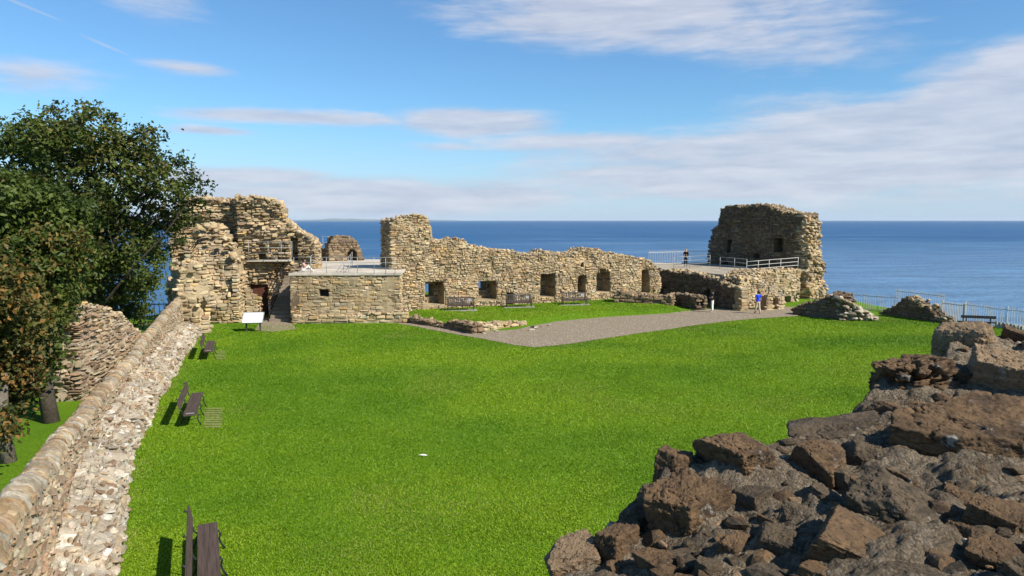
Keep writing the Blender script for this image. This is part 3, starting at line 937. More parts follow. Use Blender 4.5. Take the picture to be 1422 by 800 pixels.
# smooth a little
for _ in range(3): FOOT[1:-1] = (FOOT[:-2] + FOOT[1:-1] * 2 + FOOT[2:]) / 4
fl = np.concatenate([[0], np.cumsum(np.linalg.norm(np.diff(FOOT, axis=0), axis=1))])
ftan = np.gradient(FOOT, axis=0); ftan /= np.linalg.norm(ftan, axis=1)[:, None]
for _ in range(6): ftan[1:-1] = (ftan[:-2] + ftan[1:-1] + ftan[2:]) / 3
BL = fl[-1]
def bpos(s, off):
    """point at arclength s, off metres away from the lawn (to the left)"""
    s = np.asarray(s, float)
    x = np.interp(s, fl, FOOT[:, 0]); y = np.interp(s, fl, FOOT[:, 1])
    tx = np.interp(s, fl, ftan[:, 0]); ty = np.interp(s, fl, ftan[:, 1])
    return np.stack([x - ty * off, y + tx * off], 1)
def _solve_top():
    out = []
    for px, py in [(0, 700), (55, 638), (108.6, 577), (157, 519), (179.4, 497), (197, 468), (225.6, 437), (246.6, 414)]:
        r = ray(px, py); ss = np.linspace(0, BL, 2000); P = bpos(ss, np.full(2000, 1.28))
        k = int(np.argmin(np.abs(P[:, 0] / P[:, 1] - r[0] / r[1])))
        out.append((ss[k], H + r[2] / r[1] * P[k, 1] - .12))
    return np.array(sorted(out))
_BT = _solve_top()
def btop(s):
    return np.interp(s, _BT[:, 0], _BT[:, 1])

def boundary():
    root = empty('boundary_wall', (*bpos(np.array([BL * .45]), .6)[0], 0)); Lc = np.array(root.location)
    def put(o): o.parent = root; o.location = -Vector(Lc); return o
    IN = 1.05; TH = .46
    mb = MB()
    # sloping footing of rubble: profile points (offset, z)
    prof_o = np.array([0, .05, .17, .5, IN]); prof_z = np.array([-.1, .34, .58, .74, .88])
    pl = np.concatenate([[0], np.cumsum(np.hypot(np.diff(prof_o), np.diff(prof_z)))])
    PLn = pl[-1]
    po, pz = np.gradient(prof_o, pl), np.gradient(prof_z, pl)
    def Ml(s, t, n):
        s, t, n = map(lambda a: np.asarray(a, float), (s, t, n))
        o = np.interp(t, pl, prof_o); z = np.interp(t, pl, prof_z)
        no, nz_ = -np.interp(t, pl, pz), np.interp(t, pl, po)
        nl = np.hypot(no, nz_) + 1e-6
        k = vnoise(np.stack([s * .8, t * .8, s * 0], 1), 81) * .10 + vnoise(np.stack([s * 2.1, t * 2.1, s * 0], 1), 82) * .05
        wid = 1 + .15 * vnoise(np.stack([s * .35, s * 0, s * 0], 1), 83)
        oo = o * 1.0 + (1 - o / IN) * (1 - wid) * .8
        xy = bpos(s, oo + (n + k) * no / nl)
        return np.concatenate([xy, (z + (n + k) * nz_ / nl)[:, None]], 1)
    ss = np.arange(0, BL, .12); tt = np.linspace(0, PLn, 14)
    A, B = np.meshgrid(ss, tt, indexing='ij')
    V = Ml(A.ravel(), B.ravel(), np.full(A.size, -.02)); m = len(tt)
    a = (np.arange(len(ss) - 1)[:, None] * m + np.arange(m - 1)[None]).ravel()
    c = np.array(MORT['grey']) * (1 + .35 * vnoise(V * 4, 5))[:, None]
    mb.add(V, np.stack([a, a + m, a + m + 1, a + 1], 1), None, c)
    ful = lambda s, z: np.ones_like(s, bool)
    S, T, HW, HH = fill(ful, 0, BL, .02, PLn, (.12, .38), (.08, .30), gap=.02, irr=.5)
    keep = rng.random(len(S)) < .85
    S, T, HW, HH = [np.asarray(q)[keep] for q in (S, T, HW, HH)]
    stones(mb, Ml, S, T, HW, HH, 'grey', (-.02, .06), depth=.12, rnd=(.1, .5), tilt=.03, big=(.1, .07))
    # loose stones along the foot and on the footing
    sL = rng.uniform(0, BL, 350); tL = rng.uniform(.0, PLn, 350)
    blobs(mb, Ml(sL, tL, np.full(350, .01)), rng.uniform(.03, .11, 350), 'grey', (.4, .7))
    sL = rng.uniform(0, BL, 170); tL = rng.uniform(.3, PLn - .1, 170)
    blobs(mb, Ml(sL, tL, np.full(170, .0)), rng.uniform(.12, .24, 170), 'grey', (.3, .5))
    put(mb.build('footing', M['rubble']))
    # upright wall
    mb = MB()
    def Mi(s, z, n):
        s, z, n = map(lambda a: np.asarray(a, float), (s, z, n))
        k = vnoise(np.stack([s * .9, z * .9, s * 0], 1), 84) * .05
        return np.concatenate([bpos(s, IN - n - k), z[:, None]], 1)
    def Mo(s, z, n):
        s, z, n = map(lambda a: np.asarray(a, float), (s, z, n))
        return np.concatenate([bpos(s, IN + TH + n), z[:, None]], 1)
    for Mf in (Mi, Mo):
        zz = np.linspace(0, 1, 12)
        A, B = np.meshgrid(ss, zz, indexing='ij')
        zv = -.3 + B.ravel() * (btop(A.ravel()) - .12 + .3)
        V = Mf(A.ravel(), zv, np.full(A.size, -.02)); m = 12
        a = (np.arange(len(ss) - 1)[:, None] * m + np.arange(m - 1)[None]).ravel()
        c = np.array(MORT['tan']) * (1 + .3 * vnoise(V * 4, 6))[:, None]
        mb.add(V, np.stack([a, a + m, a + m + 1, a + 1], 1), None, c)
        fmk = lambda s, z: z < btop(s) - .14
        S, Z, HW, HH = fill(fmk, 0, BL, .6 if Mf is Mi else 0., 3.1, (.07, .2), (.1, .4) if Mf is Mi else (.2, .6), gap=.028, irr=.45)
        keep = rng.random(len(S)) < .9
        S, Z, HW, HH = [np.asarray(q)[keep] for q in (S, Z, HW, HH)]
        stones(mb, Mf, S, Z, HW, HH, 'tan', (-.02, .04), depth=.1, rnd=(.1, .45), tilt=.03)
    put(mb.build('upright_wall', M['rubble']))
    # rounded coping stones, each set on edge
    mb = MB()
    s = 0.
    pal = .8 * np.array([(.40, .29, .17), (.46, .35, .21), (.38, .30, .20), (.48, .40, .28), (.32, .22, .13), (.44, .37, .27), (.42, .38, .30)])
    while s < BL - .1:
        w = random.choice([random.uniform(.07, .15), random.uniform(.1, .26)])
        hgt = random.uniform(.22, .31); over = random.uniform(.0, .05)
        th = np.linspace(0, np.pi, 10); hw = TH / 2 + over
        prof = np.stack([np.cos(th) * hw * (1 + .10 * rng.uniform(-1, 1, 10)), np.abs(np.sin(th)) ** .8 * hgt * (1 + .12 * rng.uniform(-1, 1, 10))], 1)
        cc = pal[random.randrange(len(pal))] * random.uniform(.8, 1.2)
        Vs = []
        g = .004
        for (e, sc_) in ((g, .93), (g + .05 * w / .25, 1.0), (w * .5, 1.03), (w - g - .05 * w / .25, 1.0), (w - g, .93)):
            sv = np.full(10, min(s + e, BL)); k = 1 + .03 * rng.uniform(-1, 1, 10)
            xy = bpos(sv, IN + TH / 2 + prof[:, 0] * (sc_ if sc_ >= 1 else .93) * k)
            z = btop(sv) - .16 + prof[:, 1] * sc_ * k
            Vs.append(np.concatenate([xy, z[:, None]], 1))
        V = np.concatenate(Vs); q = []
        for r in range(4):
            for k in range(9): q.append([r * 10 + k, r * 10 + k + 1, (r + 1) * 10 + k + 1, (r + 1) * 10 + k])
        cap = []
        for r0, rev in ((0, 0), (40, 1)):
            for k in range(1, 9):
                cap.append([r0, r0 + k, r0 + k + 1] if rev else [r0, r0 + k + 1, r0 + k])
        mb.add(V, q, cap, cc)
        s += w
    # mortar bed under the coping
    sv = np.arange(0, BL, .2); rows = []
    for off, dz in ((IN + .02, -.16), (IN + TH * .5, .02), (IN + TH - .02, -.16)):
        rows.append(np.concatenate([bpos(sv, np.full_like(sv, off)), (btop(sv) + dz)[:, None]], 1))
    V = np.concatenate(rows); n = len(sv); q = []
    for r in (0, 1):
        for k in range(n - 1): q.append([r * n + k, r * n + k + 1, (r + 1) * n + k + 1, (r + 1) * n + k])
    mb.add(V, q, None, (.4, .34, .25))
    mb.V = [v + (vnoise(v * 11, 7) * .014)[:, None] * np.array([1, .3, 1.]) for v in mb.V]
    put(mb.build('coping', M['coping']))
    tag(root, 'long rubble boundary wall with rounded coping and stony footing along the left lawn edge', 'wall')
boundary()

# stub of an older wall just outside the boundary wall
Wk = Wall(np.array(XY(107, 27.6)), np.array(XY(203, 35.5)), 1.0, -.3, relief=lambda s, z: .08 * vnoise(np.stack([s, z, s * 0], 1), 91))
Wk.top_px([(104, 436), (110, 427), (120, 424), (140, 425), (152, 427), (154, 433), (165, 435), (172, 440), (178, 447), (186, 453), (196, 460), (204, 470)], 17, .06)
Wk.build_mesh('tan', (.09, .22), (.15, .55), (-.03, .07), (.06, .35), (.12, .10), ends=(True, True), end_prot=(-.04, .18), topr=.14, toppal='sand', irr=.35, back=True)
tag(Wk.mb.build('ruined_wall', M['rubble']), 'stub of higher rubble wall with yellow lichen top between the tree and the coping', 'wall')

# dark iron railing by the tree, beyond the wall
def paling_fence(name, pts, zf_, label, h, gap, mat, group=None, th=.022, rails=(.15, .92), rand=0., post_every=None, pw=None, cat='fence', spike=True):
    pts = np.array(pts, float)
    d = np.concatenate([[0], np.cumsum(np.linalg.norm(np.diff(pts, axis=0), axis=1))])
    at = lambda t: np.array([np.interp(t, d, pts[:, 0]), np.interp(t, d, pts[:, 1])])
    p0 = at(0); root = empty(name, (p0[0], p0[1], zf_(p0))); L = np.array([p0[0], p0[1], zf_(p0)])
    n = max(2, int(d[-1] / gap))
    mbp = MB(); mbp.bar((0, 0, .03), (0, 0, h), th, th, (0, 1, 0))
    if spike: mbp.add([(-th / 2, -th / 2, h), (th / 2, -th / 2, h), (th / 2, th / 2, h), (-th / 2, th / 2, h), (0, 0, h + .07)], None, [[0, 1, 4], [1, 2, 4], [2, 3, 4], [3, 0, 4]])
    first = None
    for k in range(n + 1):
        p = at(d[-1] * k / n)
        if first is None: first = mbp.build('paling', M[mat]); o = first
        else: o = first.copy(); COL.objects.link(o)
        o.parent = root; o.location = np.array([p[0], p[1], zf_(p)]) - L
        o.rotation_euler = (random.uniform(-rand, rand), random.uniform(-rand, rand), 0)
    m = max(2, int(d[-1] / 1.0) + 1)
    for r in rails:
        mb = MB()
        tt = np.linspace(0, d[-1], m)
        for k in range(m - 1):
            a, b = at(tt[k]), at(tt[k + 1])
            mb.bar(np.array([a[0], a[1], zf_(a) + r * h]) - L, np.array([b[0], b[1], zf_(b) + r * h]) - L, th * .9, .045)
        mb.build('rail', M[mat], root)
    if post_every:
        for k in range(int(d[-1] / post_every) + 1):
            p = at(min(d[-1], k * post_every)); mb = MB(); b = np.array([p[0], p[1], zf_(p)]) - L
            mb.bar(b, b + (0, 0, h * 1.08), pw or th * 2.2, pw or th * 2.2, (0, 1, 0)); mb.build('post', M[mat], root)
    tag(root, label, cat, group)
    return root
FG = 'iron fences along the cliff edge'
paling_fence('iron_fence', [XY(192, 45), XY(247, 46)], lambda p: .35, 'black iron railing against the sea between the tree and the tower ruin', 1.45, .26, 'black_metal', FG, .03)

# ------------------------------------------------------------------ right side: undercroft, terrace, tower
TZ = 2.55
P_A = np.array(XY(917, 65.5)); P_B = np.array(XY(1013, 57.0))
def undercroft():
    W = Wall(P_A, P_B, 1.4, -.2, relief=lambda s, z: .12 * vnoise(np.stack([s * .8, z * .8, s * 0], 1), 95))
    W.top_px([(917, 376), (930, 376), (950, 378), (970, 380), (985, 384), (998, 388), (1008, 394), (1013, 400)], 21, .12)
    W.open_px(918, 399, 930, 413, 1.1, arch=1, stones=False)
    W.open_px(975, 401.5, 989, 418, 1.1, arch=1, stones=False)
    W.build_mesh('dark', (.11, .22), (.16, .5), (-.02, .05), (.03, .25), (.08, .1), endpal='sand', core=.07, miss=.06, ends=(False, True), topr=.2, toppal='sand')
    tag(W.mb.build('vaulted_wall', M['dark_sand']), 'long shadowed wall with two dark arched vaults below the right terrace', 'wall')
    # broken stonework stepping down in front, sunlit ends
    W = Wall(XY(1002, 57.3), XY(1030, 56.3), 1.4, -.2, relief=lambda s, z: .2 * vnoise(np.stack([s * 1.2, z * 1.2, s * 0], 1), 96))
    W.top_px([(1000, 396), (1010, 394), (1020, 399), (1028, 397), (1034, 405)], 22, .12)
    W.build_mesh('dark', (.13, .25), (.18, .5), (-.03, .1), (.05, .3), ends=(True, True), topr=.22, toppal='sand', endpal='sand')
    tag(W.mb.build('broken_wall', M['dark_sand']), 'broken shadowed masonry stub standing behind the person in white trousers', 'wall')
    # sunlit retaining wall below the tower
    W = Wall(XY(1030, 57.0), XY(1110, 62.0), 2.0, -.3, relief=lambda s, z: .25 * vnoise(np.stack([s * .9, z * .9, s * 0], 1), 97) + .12 * vnoise(np.stack([s * 2, z * 2, s * 0], 1), 98))
    W.top_px([(1030, 386), (1045, 379), (1060, 376), (1090, 375), (1110, 374)], 23, .06)
    W.open_px(1055, 409, 1067, 432, .9); W.open_px(1090, 411, 1100, 432, .8)
    W.build_mesh('sand', (.12, .27), (.15, .48), (-.04, .1), (.08, .35), (.12, .16), ends=(True, True), topr=.18)
    tag(W.mb.build('retaining_wall', M['sand']), 'sunlit rough retaining wall with doorway hollows under the right tower', 'wall')
    for (xa, xb, y0, yt, lab) in [(1030, 1039, 55.4, 399, 'narrow sunlit stone pier just left of the person in blue'), (1066, 1075, 56.0, 411, 'small square stone pier just right of the person in blue'), (1083, 1090, 56.6, 412, 'slim pale stone pier at the foot of the retaining wall beside the rubble heap')]:
        W = Wall(XY(xa, y0), XY(xb, y0 + .15), .9, -.2)
        W.top_px([(xa, yt), (xb, yt + 1)], 24, .05)
        W.build_mesh('sand', (.22, .36), (.3, .6), (-.01, .04), ends=(True, True), topr=0, cell=.2)
        tag(W.mb.build('stone_pier', M['sand']), lab, 'pier', 'stone piers below the right tower')
undercroft()

def terrace_right():
    mb = MB()
    poly = [(P_A[0] + .2, P_A[1]), (P_B[0] + .25, P_B[1] + 1.9), XY(1046, 59.2), XY(1103, 62.6), XY(1102, 65.5), XY(985, 75.5), (14.5, 76)]
    n = len(poly)
    V = np.array([(x, y, TZ) for x, y in poly] + [(x, y, -.5) for x, y in poly]); c = np.append(np.mean(poly, axis=0), TZ)[None]
    mb.add(np.concatenate([V, c]), [[k, n + k, n + (k + 1) % n, (k + 1) % n] for k in range(n)], [[k, (k + 1) % n, 2 * n] for k in range(n)], (.36, .31, .23))
    tag(mb.build('terrace', M['paving']), kind='structure')
terrace_right()

def tower():
    p0 = np.array(XY(984, 74.0)); p1 = np.array(XY(1110, 64.5))
    rel = lambda s, z: .10 * vnoise(np.stack([s * .6, z * .6, s * 0], 1), 101) + .05 * vnoise(np.stack([s * 1.6, z * 1.6, s * 0], 1), 102)
    W = Wall(p0, p1, 2.25, -.5, rel)
    W.top_px([(982, 346), (985, 336), (988, 318), (997, 314), (999, 300), (1001, 289), (1010, 286), (1030, 286), (1050, 284.5), (1072, 288), (1085, 292), (1090, 296), (1100, 296), (1110, 299)], 25, .2)
    W.open_px(1008, 333, 1015, 351, 1.3); W.open_px(1011, 336, 1015, 350, 9, stones=False)
    W.open_px(1074, 331, 1088, 350, 1.1)
    W.open_px(1045, 353, 1054, 359, .8); W.open_px(1003, 362, 1011, 371, .8)
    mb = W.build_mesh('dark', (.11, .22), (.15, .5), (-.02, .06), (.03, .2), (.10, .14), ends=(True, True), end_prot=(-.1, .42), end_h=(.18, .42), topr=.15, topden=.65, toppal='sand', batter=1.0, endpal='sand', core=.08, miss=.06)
    root = empty('corner_tower', (*p1, 0)); L = np.array(root.location)
    def put(o): o.parent = root; o.location = -Vector(L); return o
    put(mb.build('inner_wall', M['sand']))
    # extra rubble hearting on the broken flank
    mb = MB(); P, R = [], []
    for _ in range(520):
        a = random.uniform(-.1, 2.3); z = random.uniform(-.3, 6.9); k = np.clip((7.2 - z) / 7.5, 0, 1)
        out = k * 1.0 + random.uniform(-.3, .12) + .2 * math.sin(z * 1.9 + a)
        xy = p1 + W.d * out - W.n * a
        P.append((xy[0], xy[1], z)); R.append(random.uniform(.12, .36))
    blobs(mb, P, R, 'sand', (.4, .8))
    put(mb.build('broken_flank', M['sand']))
    tag(root, 'tall ruined corner tower with shadowed inner face and sunlit broken flank above the sea', 'tower')
tower()

# low walls of the old range in front
def low(name, a, b, t, pts, label, pal='sand', z0=-.2, mat='sand', h=(.14, .26), cat='low wall', seed=30):
    W = Wall(a, b, t, z0, relief=lambda s, z: .08 * vnoise(np.stack([s * 1.2, z * 1.2, s * 0], 1), seed))
    W.top_px(pts, seed, .06)
    W.build_mesh(pal, h, (.2, .65), (-.03, .07), (.06, .3), (.1, .1), ends=(True, True), topr=.19, cell=.2)
    return tag(W.mb.build(name, M[mat]), label, cat, 'low ruined walls beside the gravel path')
low('low_wall', XY(853, 58.6), XY(934, 57.4), 1.6, [(853, 404), (858, 403), (866, 408), (890, 411), (915, 413), (934, 412)], 'thick low wall with a peaked left end below the right end of the curtain wall', 'brown', .0, 'sand', seed=31)
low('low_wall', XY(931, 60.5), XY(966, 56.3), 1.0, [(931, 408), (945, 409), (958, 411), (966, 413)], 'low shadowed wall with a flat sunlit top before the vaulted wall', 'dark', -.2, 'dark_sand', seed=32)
low('low_wall', XY(566, 48.6), XY(622, 45.9), .8, [(566, 441), (575, 440), (590, 446), (605, 449), (622, 452)], 'low foundation wall running from the terrace block along the gravel strip', 'brown', -.2, 'sand', seed=33)
low('low_wall', XY(617, 46.3), XY(655, 43.9), .9, [(617, 449), (628, 447), (640, 449), (655, 453)], 'dark fronted knee high foundation block at the corner of the path', 'brown', -.2, 'sand', seed=34)
low('low_wall', XY(655, 44.6), XY(735, 48.2), .8, [(655, 452), (665, 451), (680, 449), (700, 448), (715, 448), (726, 447), (735, 450)], 'sunlit pinkish foundation wall between the gravel path and the upper lawn', 'sand', -.2, 'sand', seed=35)
mb = MB(); P = [G(px, py) for px, py in [(745, 456), (752, 454), (738, 459), (741, 455), (763, 452), (690, 461), (672, 464), (1262, 438)]]
for p in P[:7]:
    mbs = MB(); blobs(mbs, [(0, 0, .05)], [random.uniform(.14, .26)], 'grey', (.3, .5))
    o = mbs.build('flat_stone', M['rubble']); o.location = p
    tag(o, 'flat loose stone lying on the gravel beside the foundation wall', 'stone', 'loose stones on the gravel path')

# rubble heap and stepped stub on the right
def heap():
    mb = MB()
    W = Wall(XY(1104, 53.5), XY(1172, 50.3), 1.4, -.2, relief=lambda s, z: .25 * vnoise(np.stack([s * 1.1, z * 1.1, s * 0], 1), 111) - .18 * np.clip(z, 0, 3))
    W.top_px([(1104, 428), (1110, 424), (1124, 419), (1135, 417), (1150, 411), (1160, 409), (1166, 409), (1172, 412)], 36, .08)
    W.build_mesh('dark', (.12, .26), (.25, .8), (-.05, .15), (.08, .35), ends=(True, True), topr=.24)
    mb = W.mb
    P, R = [], []
    q0 = np.array(D(1160, 420, 51.6)[:2]); q1 = np.array(D(1172, 420, 50.6)[:2])
    top = 1.62
    for _ in range(1500):
        t = random.random(); u = random.random() ** .7
        base = q0 * (1 - t) + q1 * t - np.array([.35, 0])
        out = np.array([.93, .12]) * u * 2.6 + np.array([.1, -1]) * (random.random() - .5) * 1.5
        zz = top * (1 - u) ** .85 * (1 - .15 * t) + .06
        P.append((*(base + out), zz if random.random() < .6 else zz * random.random())); R.append(random.uniform(.12, .3))
    blobs(mb, P, R, 'grey', (.35, .7))
    tag(mb.build('rubble_heap', M['sand']), 'mound of fallen masonry, dark on the left and sunlit on the right, beside the lawn', 'rubble')
heap()
W = Wall(XY(1216, 54.8), XY(1311, 48.6), 1.0, -1.2, relief=lambda s, z: .06 * vnoise(np.stack([s * 1.2, z * 1.2, s * 0], 1), 121))
W.top_px([(1216, 440), (1222, 433), (1230, 429), (1242, 425), (1249, 418), (1251.5, 417), (1252, 412.5), (1262, 412.5), (1263, 417), (1275, 418), (1276, 424), (1289, 425), (1292, 432), (1298, 434), (1299, 440), (1311, 442)], 37, .03)
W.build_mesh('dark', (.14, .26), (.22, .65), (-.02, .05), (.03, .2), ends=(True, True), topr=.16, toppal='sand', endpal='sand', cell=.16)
tag(W.mb.build('ruined_wall', M['dark_sand']), 'stepped shadowed wall fragment on the cliff edge beside the pale gate', 'wall')

# fences on the cliff edge, gate
zl = lambda p: gz(p)
paling_fence('iron_fence', [XY(1188, 57), XY(1250, 54.5)], lambda p: -.15, 'pale iron fence seen low between the rubble heap and the stepped wall', 1.35, .17, 'pale_metal', FG, .021, rand=.02)
paling_fence('iron_fence', [XY(1245, 55), XY(1312, 51.0)], lambda p: -.0, 'pale iron fence rising behind the stepped wall fragment', 1.75, .17, 'pale_metal', FG, .021, rand=.02)
paling_fence('iron_fence', [XY(1343, 49.2), XY(1385, 47.0), XY(1432, 45.2)], lambda p: -.25, 'pale iron fence between the gate and the right edge behind the dark bench', 1.6, .17, 'pale_metal', FG, .021, rand=.02, post_every=3.)
paling_fence('iron_fence', [XY(900, 71.5), XY(985, 74.5)], lambda p: TZ - .1, 'pale paling fence at the back of the right terrace behind the standing woman', 1.5, .2, 'pale_metal', FG, .024, rand=.02)
paling_fence('iron_gate', [XY(1310.5, 49.6), XY(1342, 48.0)], lambda p: -.05, 'rusty pale iron gate leaning open beside the stepped wall fragment', 1.42, .115, 'pale_metal', None, .035, rand=.012, rails=(.06, .95), post_every=1.65, pw=.06, cat='gate')
railing('railing', [XY(1036, 61.5), XY(1052, 62.0), XY(1067, 62.4), XY(1083, 62.8), XY(1107, 63.4)], lambda p: TZ - .05 + (p[0] - 20) * .05, 'pale three rail ramp railing below the tower windows', RG, mat='pale_metal', h=1.0, th=.045, rails=(.3, .62, .97))
railing('railing', [XY(999, 66.5), XY(1019, 64.5), XY(1036, 62.5)], lambda p: TZ, 'thin grey railing on the right terrace left of the pale ramp railing', RG, th=.04)
railing('railing', [XY(935, 66.8), XY(957, 67.5), XY(985, 70)], lambda p: TZ, 'thin grey railing on the right terrace in front of the paling fence', RG, th=.04)
railing('railing', [XY(1046, 57.6), XY(1058, 57.0), XY(1072, 56.6), XY(1086, 56.3)], lambda p: 2.1 - (p[0] - 18.6) * .62, 'thin sloping handrail descending in front of the sunlit retaining wall', RG, th=.035, h=1.0, rails=(.5, .97))

# pale block kerb at the right edge
for k in range(8):
    p = np.array(XY(1388 + k * 5.2, 46.6 - k * .12)); mbs = MB()
    mbs.box((0, 0, .2), (.09, .09, .26), col=(.5, .47, .4), jit=.12)
    o = mbs.build('stone_block', M['rubble']); o.location = (p[0], p[1], -.05 - .02 * k)
    tag(o, 'small pale stone block in the short row before the fence at the right edge', 'stone', 'row of pale blocks by the fence')

# ------------------------------------------------------------------ benches
def bench_iron(L=3.3):
    root = empty('park_bench')
    mb = MB(); mb.box((0, .03, .455), (L / 2, .2, .028)); mb.build('seat', M['wood'], root)
    mb = MB(); ax = np.array([[1, 0, 0], [0, math.cos(.22), math.sin(.22)], [0, -math.sin(.22), math.cos(.22)]])
    mb.box((0, -.30, .80), (L / 2, .02, .14), ax); mb.build('backrest', M['wood'], root)
    for x in (-L * .4, 0, L * .4):
        mb = MB()
        t = np.linspace(0, 1, 8)
        mb.tube([(x, .24, .42), (x, .28, .34), (x, .25, .24), (x, .29, .12), (x, .36, .0)], .02, 6)
        mb.tube([(x, -.14, .42), (x, -.2, .32), (x, -.22, .2), (x, -.3, .09), (x, -.38, 0)], .02, 6)
        mb.tube([(x, .26, .42), (x, 0, .405), (x, -.16, .41), (x, -.24, .5), (x, -.28, .66), (x, -.345, .92), (x, -.385, .97), (x, -.40, .93)], .019, 6)
        mb.tube([(x, .25, .26), (x, 0, .2), (x, -.21, .24)], .012, 6)
        mb.build('leg', M['black_metal'], root, True)
    mb = MB(); mb.box((L * .46, .04, .4855), (.05, .13, .003)); mb.build('plaque', M['metal'], root)
    return root
BG = 'long iron legged benches along the boundary wall'
def place_bench(root, far, near, z, label, Lb=3.3, from_far=False):
    pf = G(*far, z); pn = G(*near, z)
    d = (pn - pf)[:2]; d /= np.linalg.norm(d)
    c = (pf + pn)[:2] / 2 if not from_far else pf[:2] + d * Lb / 2
    root.location = (c[0], c[1], gz(c)); root.rotation_euler = (0, 0, math.atan2(d[1], d[0]))
    tag(root, label, 'bench', BG)
b1 = bench_iron()
b2 = copy_tree(b1); b3 = copy_tree(b1)
place_bench(b1, (286, 728), (288, 800), .45, 'brown plank bench on the grass nearest to the camera, cut off by the picture edge', from_far=True)
place_bench(b2, (273.5, 544), (261, 579), .45, 'brown plank bench beside the striped bare patch, halfway along the boundary wall')
place_bench(b3, (292.5, 473), (288, 489), .45, 'brown plank bench farthest along the boundary wall, close to the tower ruin')

def bench_slat(L=1.95):
    root = empty('park_bench')
    mb = MB()
    for y in np.linspace(-.2, .24, 5): mb.box((0, y, .43), (L / 2 - .04, .042, .014))
    mb.bar((-L / 2 + .05, .27, .38), (L / 2 - .05, .27, .38), .03, .08); mb.build('seat', M['wood'], root)
    mb = MB(); ax = np.array([[1, 0, 0], [0, math.cos(.15), math.sin(.15)], [0, -math.sin(.15), math.cos(.15)]])
    mb.box((0, -.31, .92), (L / 2 - .02, .022, .045), ax); mb.box((0, -.245, .50), (L / 2 - .02, .022, .035), ax)
    for x in np.linspace(-L / 2 + .12, L / 2 - .12, 13): mb.box((x, -.28, .71), (.03, .012, .19), ax)
    mb.build('backrest', M['grey_wood'], root)
    for sx in (-1, 1):
        x = sx * (L / 2 - .02)
        mb = MB(); mb.box((x, .28, .31), (.035, .035, .31)); mb.build('leg', M['wood'], root)
        mb = MB(); mb.bar((x, -.24, 0), (x, -.26, .45), .07, .07, (0, 1, 0)); mb.bar((x, -.25, .43), (x, -.33, .97), .07, .06, (0, 1, 0)); mb.build('leg', M['wood'], root)
        mb = MB(); mb.box((x, .02, .64), (.045, .33, .018)); mb.build('armrest', M['wood'], root)
    mb = MB(); mb.box((-L / 2 + .28, -.26, .74), (.13, .004, .10), ax); mb.build('plaque', M['metal'], root)
    return root
BG2 = 'slatted wooden benches against the curtain wall'
c1 = bench_slat(); c2 = copy_tree(c1); c3 = copy_tree(c1)
for o, px, py, rz, lab in [(c1, 639.5, 431.5, .12, 'slatted wooden bench in front of the two leftmost wall openings'), (c2, 720.5, 426.5, .12, 'slatted wooden bench beside the small square hole in the curtain wall'), (c3, 798, 423.0, .1, 'slatted wooden bench below the narrow doorway, farthest right of the three at the wall')]:
    p = G(px, py, .34); o.location = (p[0], p[1] + .25, gz((p[0], p[1] + .25))); o.rotation_euler = (0, 0, math.pi + rz)
    # seats face the lawn: local front is +y, so turn them round
    tag(o, lab, 'bench', BG2)
    q = p[:2]; mbp = MB(); mbp.box((0, 0, .012), (1.2, .5, .012), col=(.3, .28, .24)); s_ = mbp.build('paving_slab', M['concrete'])
    s_.location = (q[0], q[1] + .2, gz((q[0], q[1] + .2)) + .004); s_.rotation_euler = (0, 0, rz); tag(s_, kind='structure')

def bench_right():
    root = empty('park_bench')
    L = 1.95
    mb = MB(); mb.box((0, .05, .45), (L / 2 + .08, .2, .03)); mb.build('seat', M['dark_wood'], root)
    mb = MB(); mb.box((0, -.28, .82), (L / 2, .025, .09)); mb.build('backrest', M['dark_wood'], root)
    for x in (-.68, .68):
        mb = MB(); mb.bar((x, -.22, 0), (x, -.25, .9), .06, .05, (0, 1, 0)); mb.bar((x, -.24, .40), (x, .22, .40), .05, .05); mb.bar((x, .2, .40), (x, .26, 0), .06, .05, (0, 1, 0)); mb.build('leg', M['black_metal'], root)
    p = G(1356, 457); root.location = (p[0], p[1], gz(p)); root.rotation_euler = (0, 0, -.32)
    tag(root, 'dark two board bench looking out to sea beside the gate', 'bench')
bench_right()

# bare striped patches beside two benches
def patch(px0, py0, px1, py1, name='bare_patch', stripes=9):
    A = G(px0, py1)[:2]; B = G(px1, py1)[:2]; C = G(px1, py0)[:2]; Dd = G(px0, py0)[:2]
    mb = MB()
    for k in range(stripes):
        f0, f1 = (k + random.uniform(.05, .2)) / stripes, (k + random.uniform(.6, .8)) / stripes
        q = [A * (1 - f0) + Dd * f0, B * (1 - f0) + C * f0, B * (1 - f1) + C * f1, A * (1 - f1) + Dd * f1]
        V = []
        for a_, b_ in ((q[0], q[1]), (q[3], q[2])):
            for t in np.linspace(0, 1, 14): V.append((*(a_ * (1 - t) + b_ * t + rng.uniform(-.025, .025, 2)), 0))
        V = np.array(V); V[:, 2] = tz(V[:, 0], V[:, 1]) + .022
        mb.add(V, [[i, i + 1, 14 + i + 1, 14 + i] for i in range(13)], col=(.24, .21, .08))
    m, nt, b = new_mat('worn_turf'); co = objco(nt)
    nt.links.new(mixc(nt, remap(nt, noise(nt, co, 16, 5, .7), .35, .65), (.11, .15, .02), (.25, .225, .08)), b.inputs['Base Color']); b.inputs['Roughness'].default_value = .95
    tag(mb.build(name, m), kind='structure')
patch(284, 566, 308, 594)
patch(300, 487, 313, 499, stripes=6)

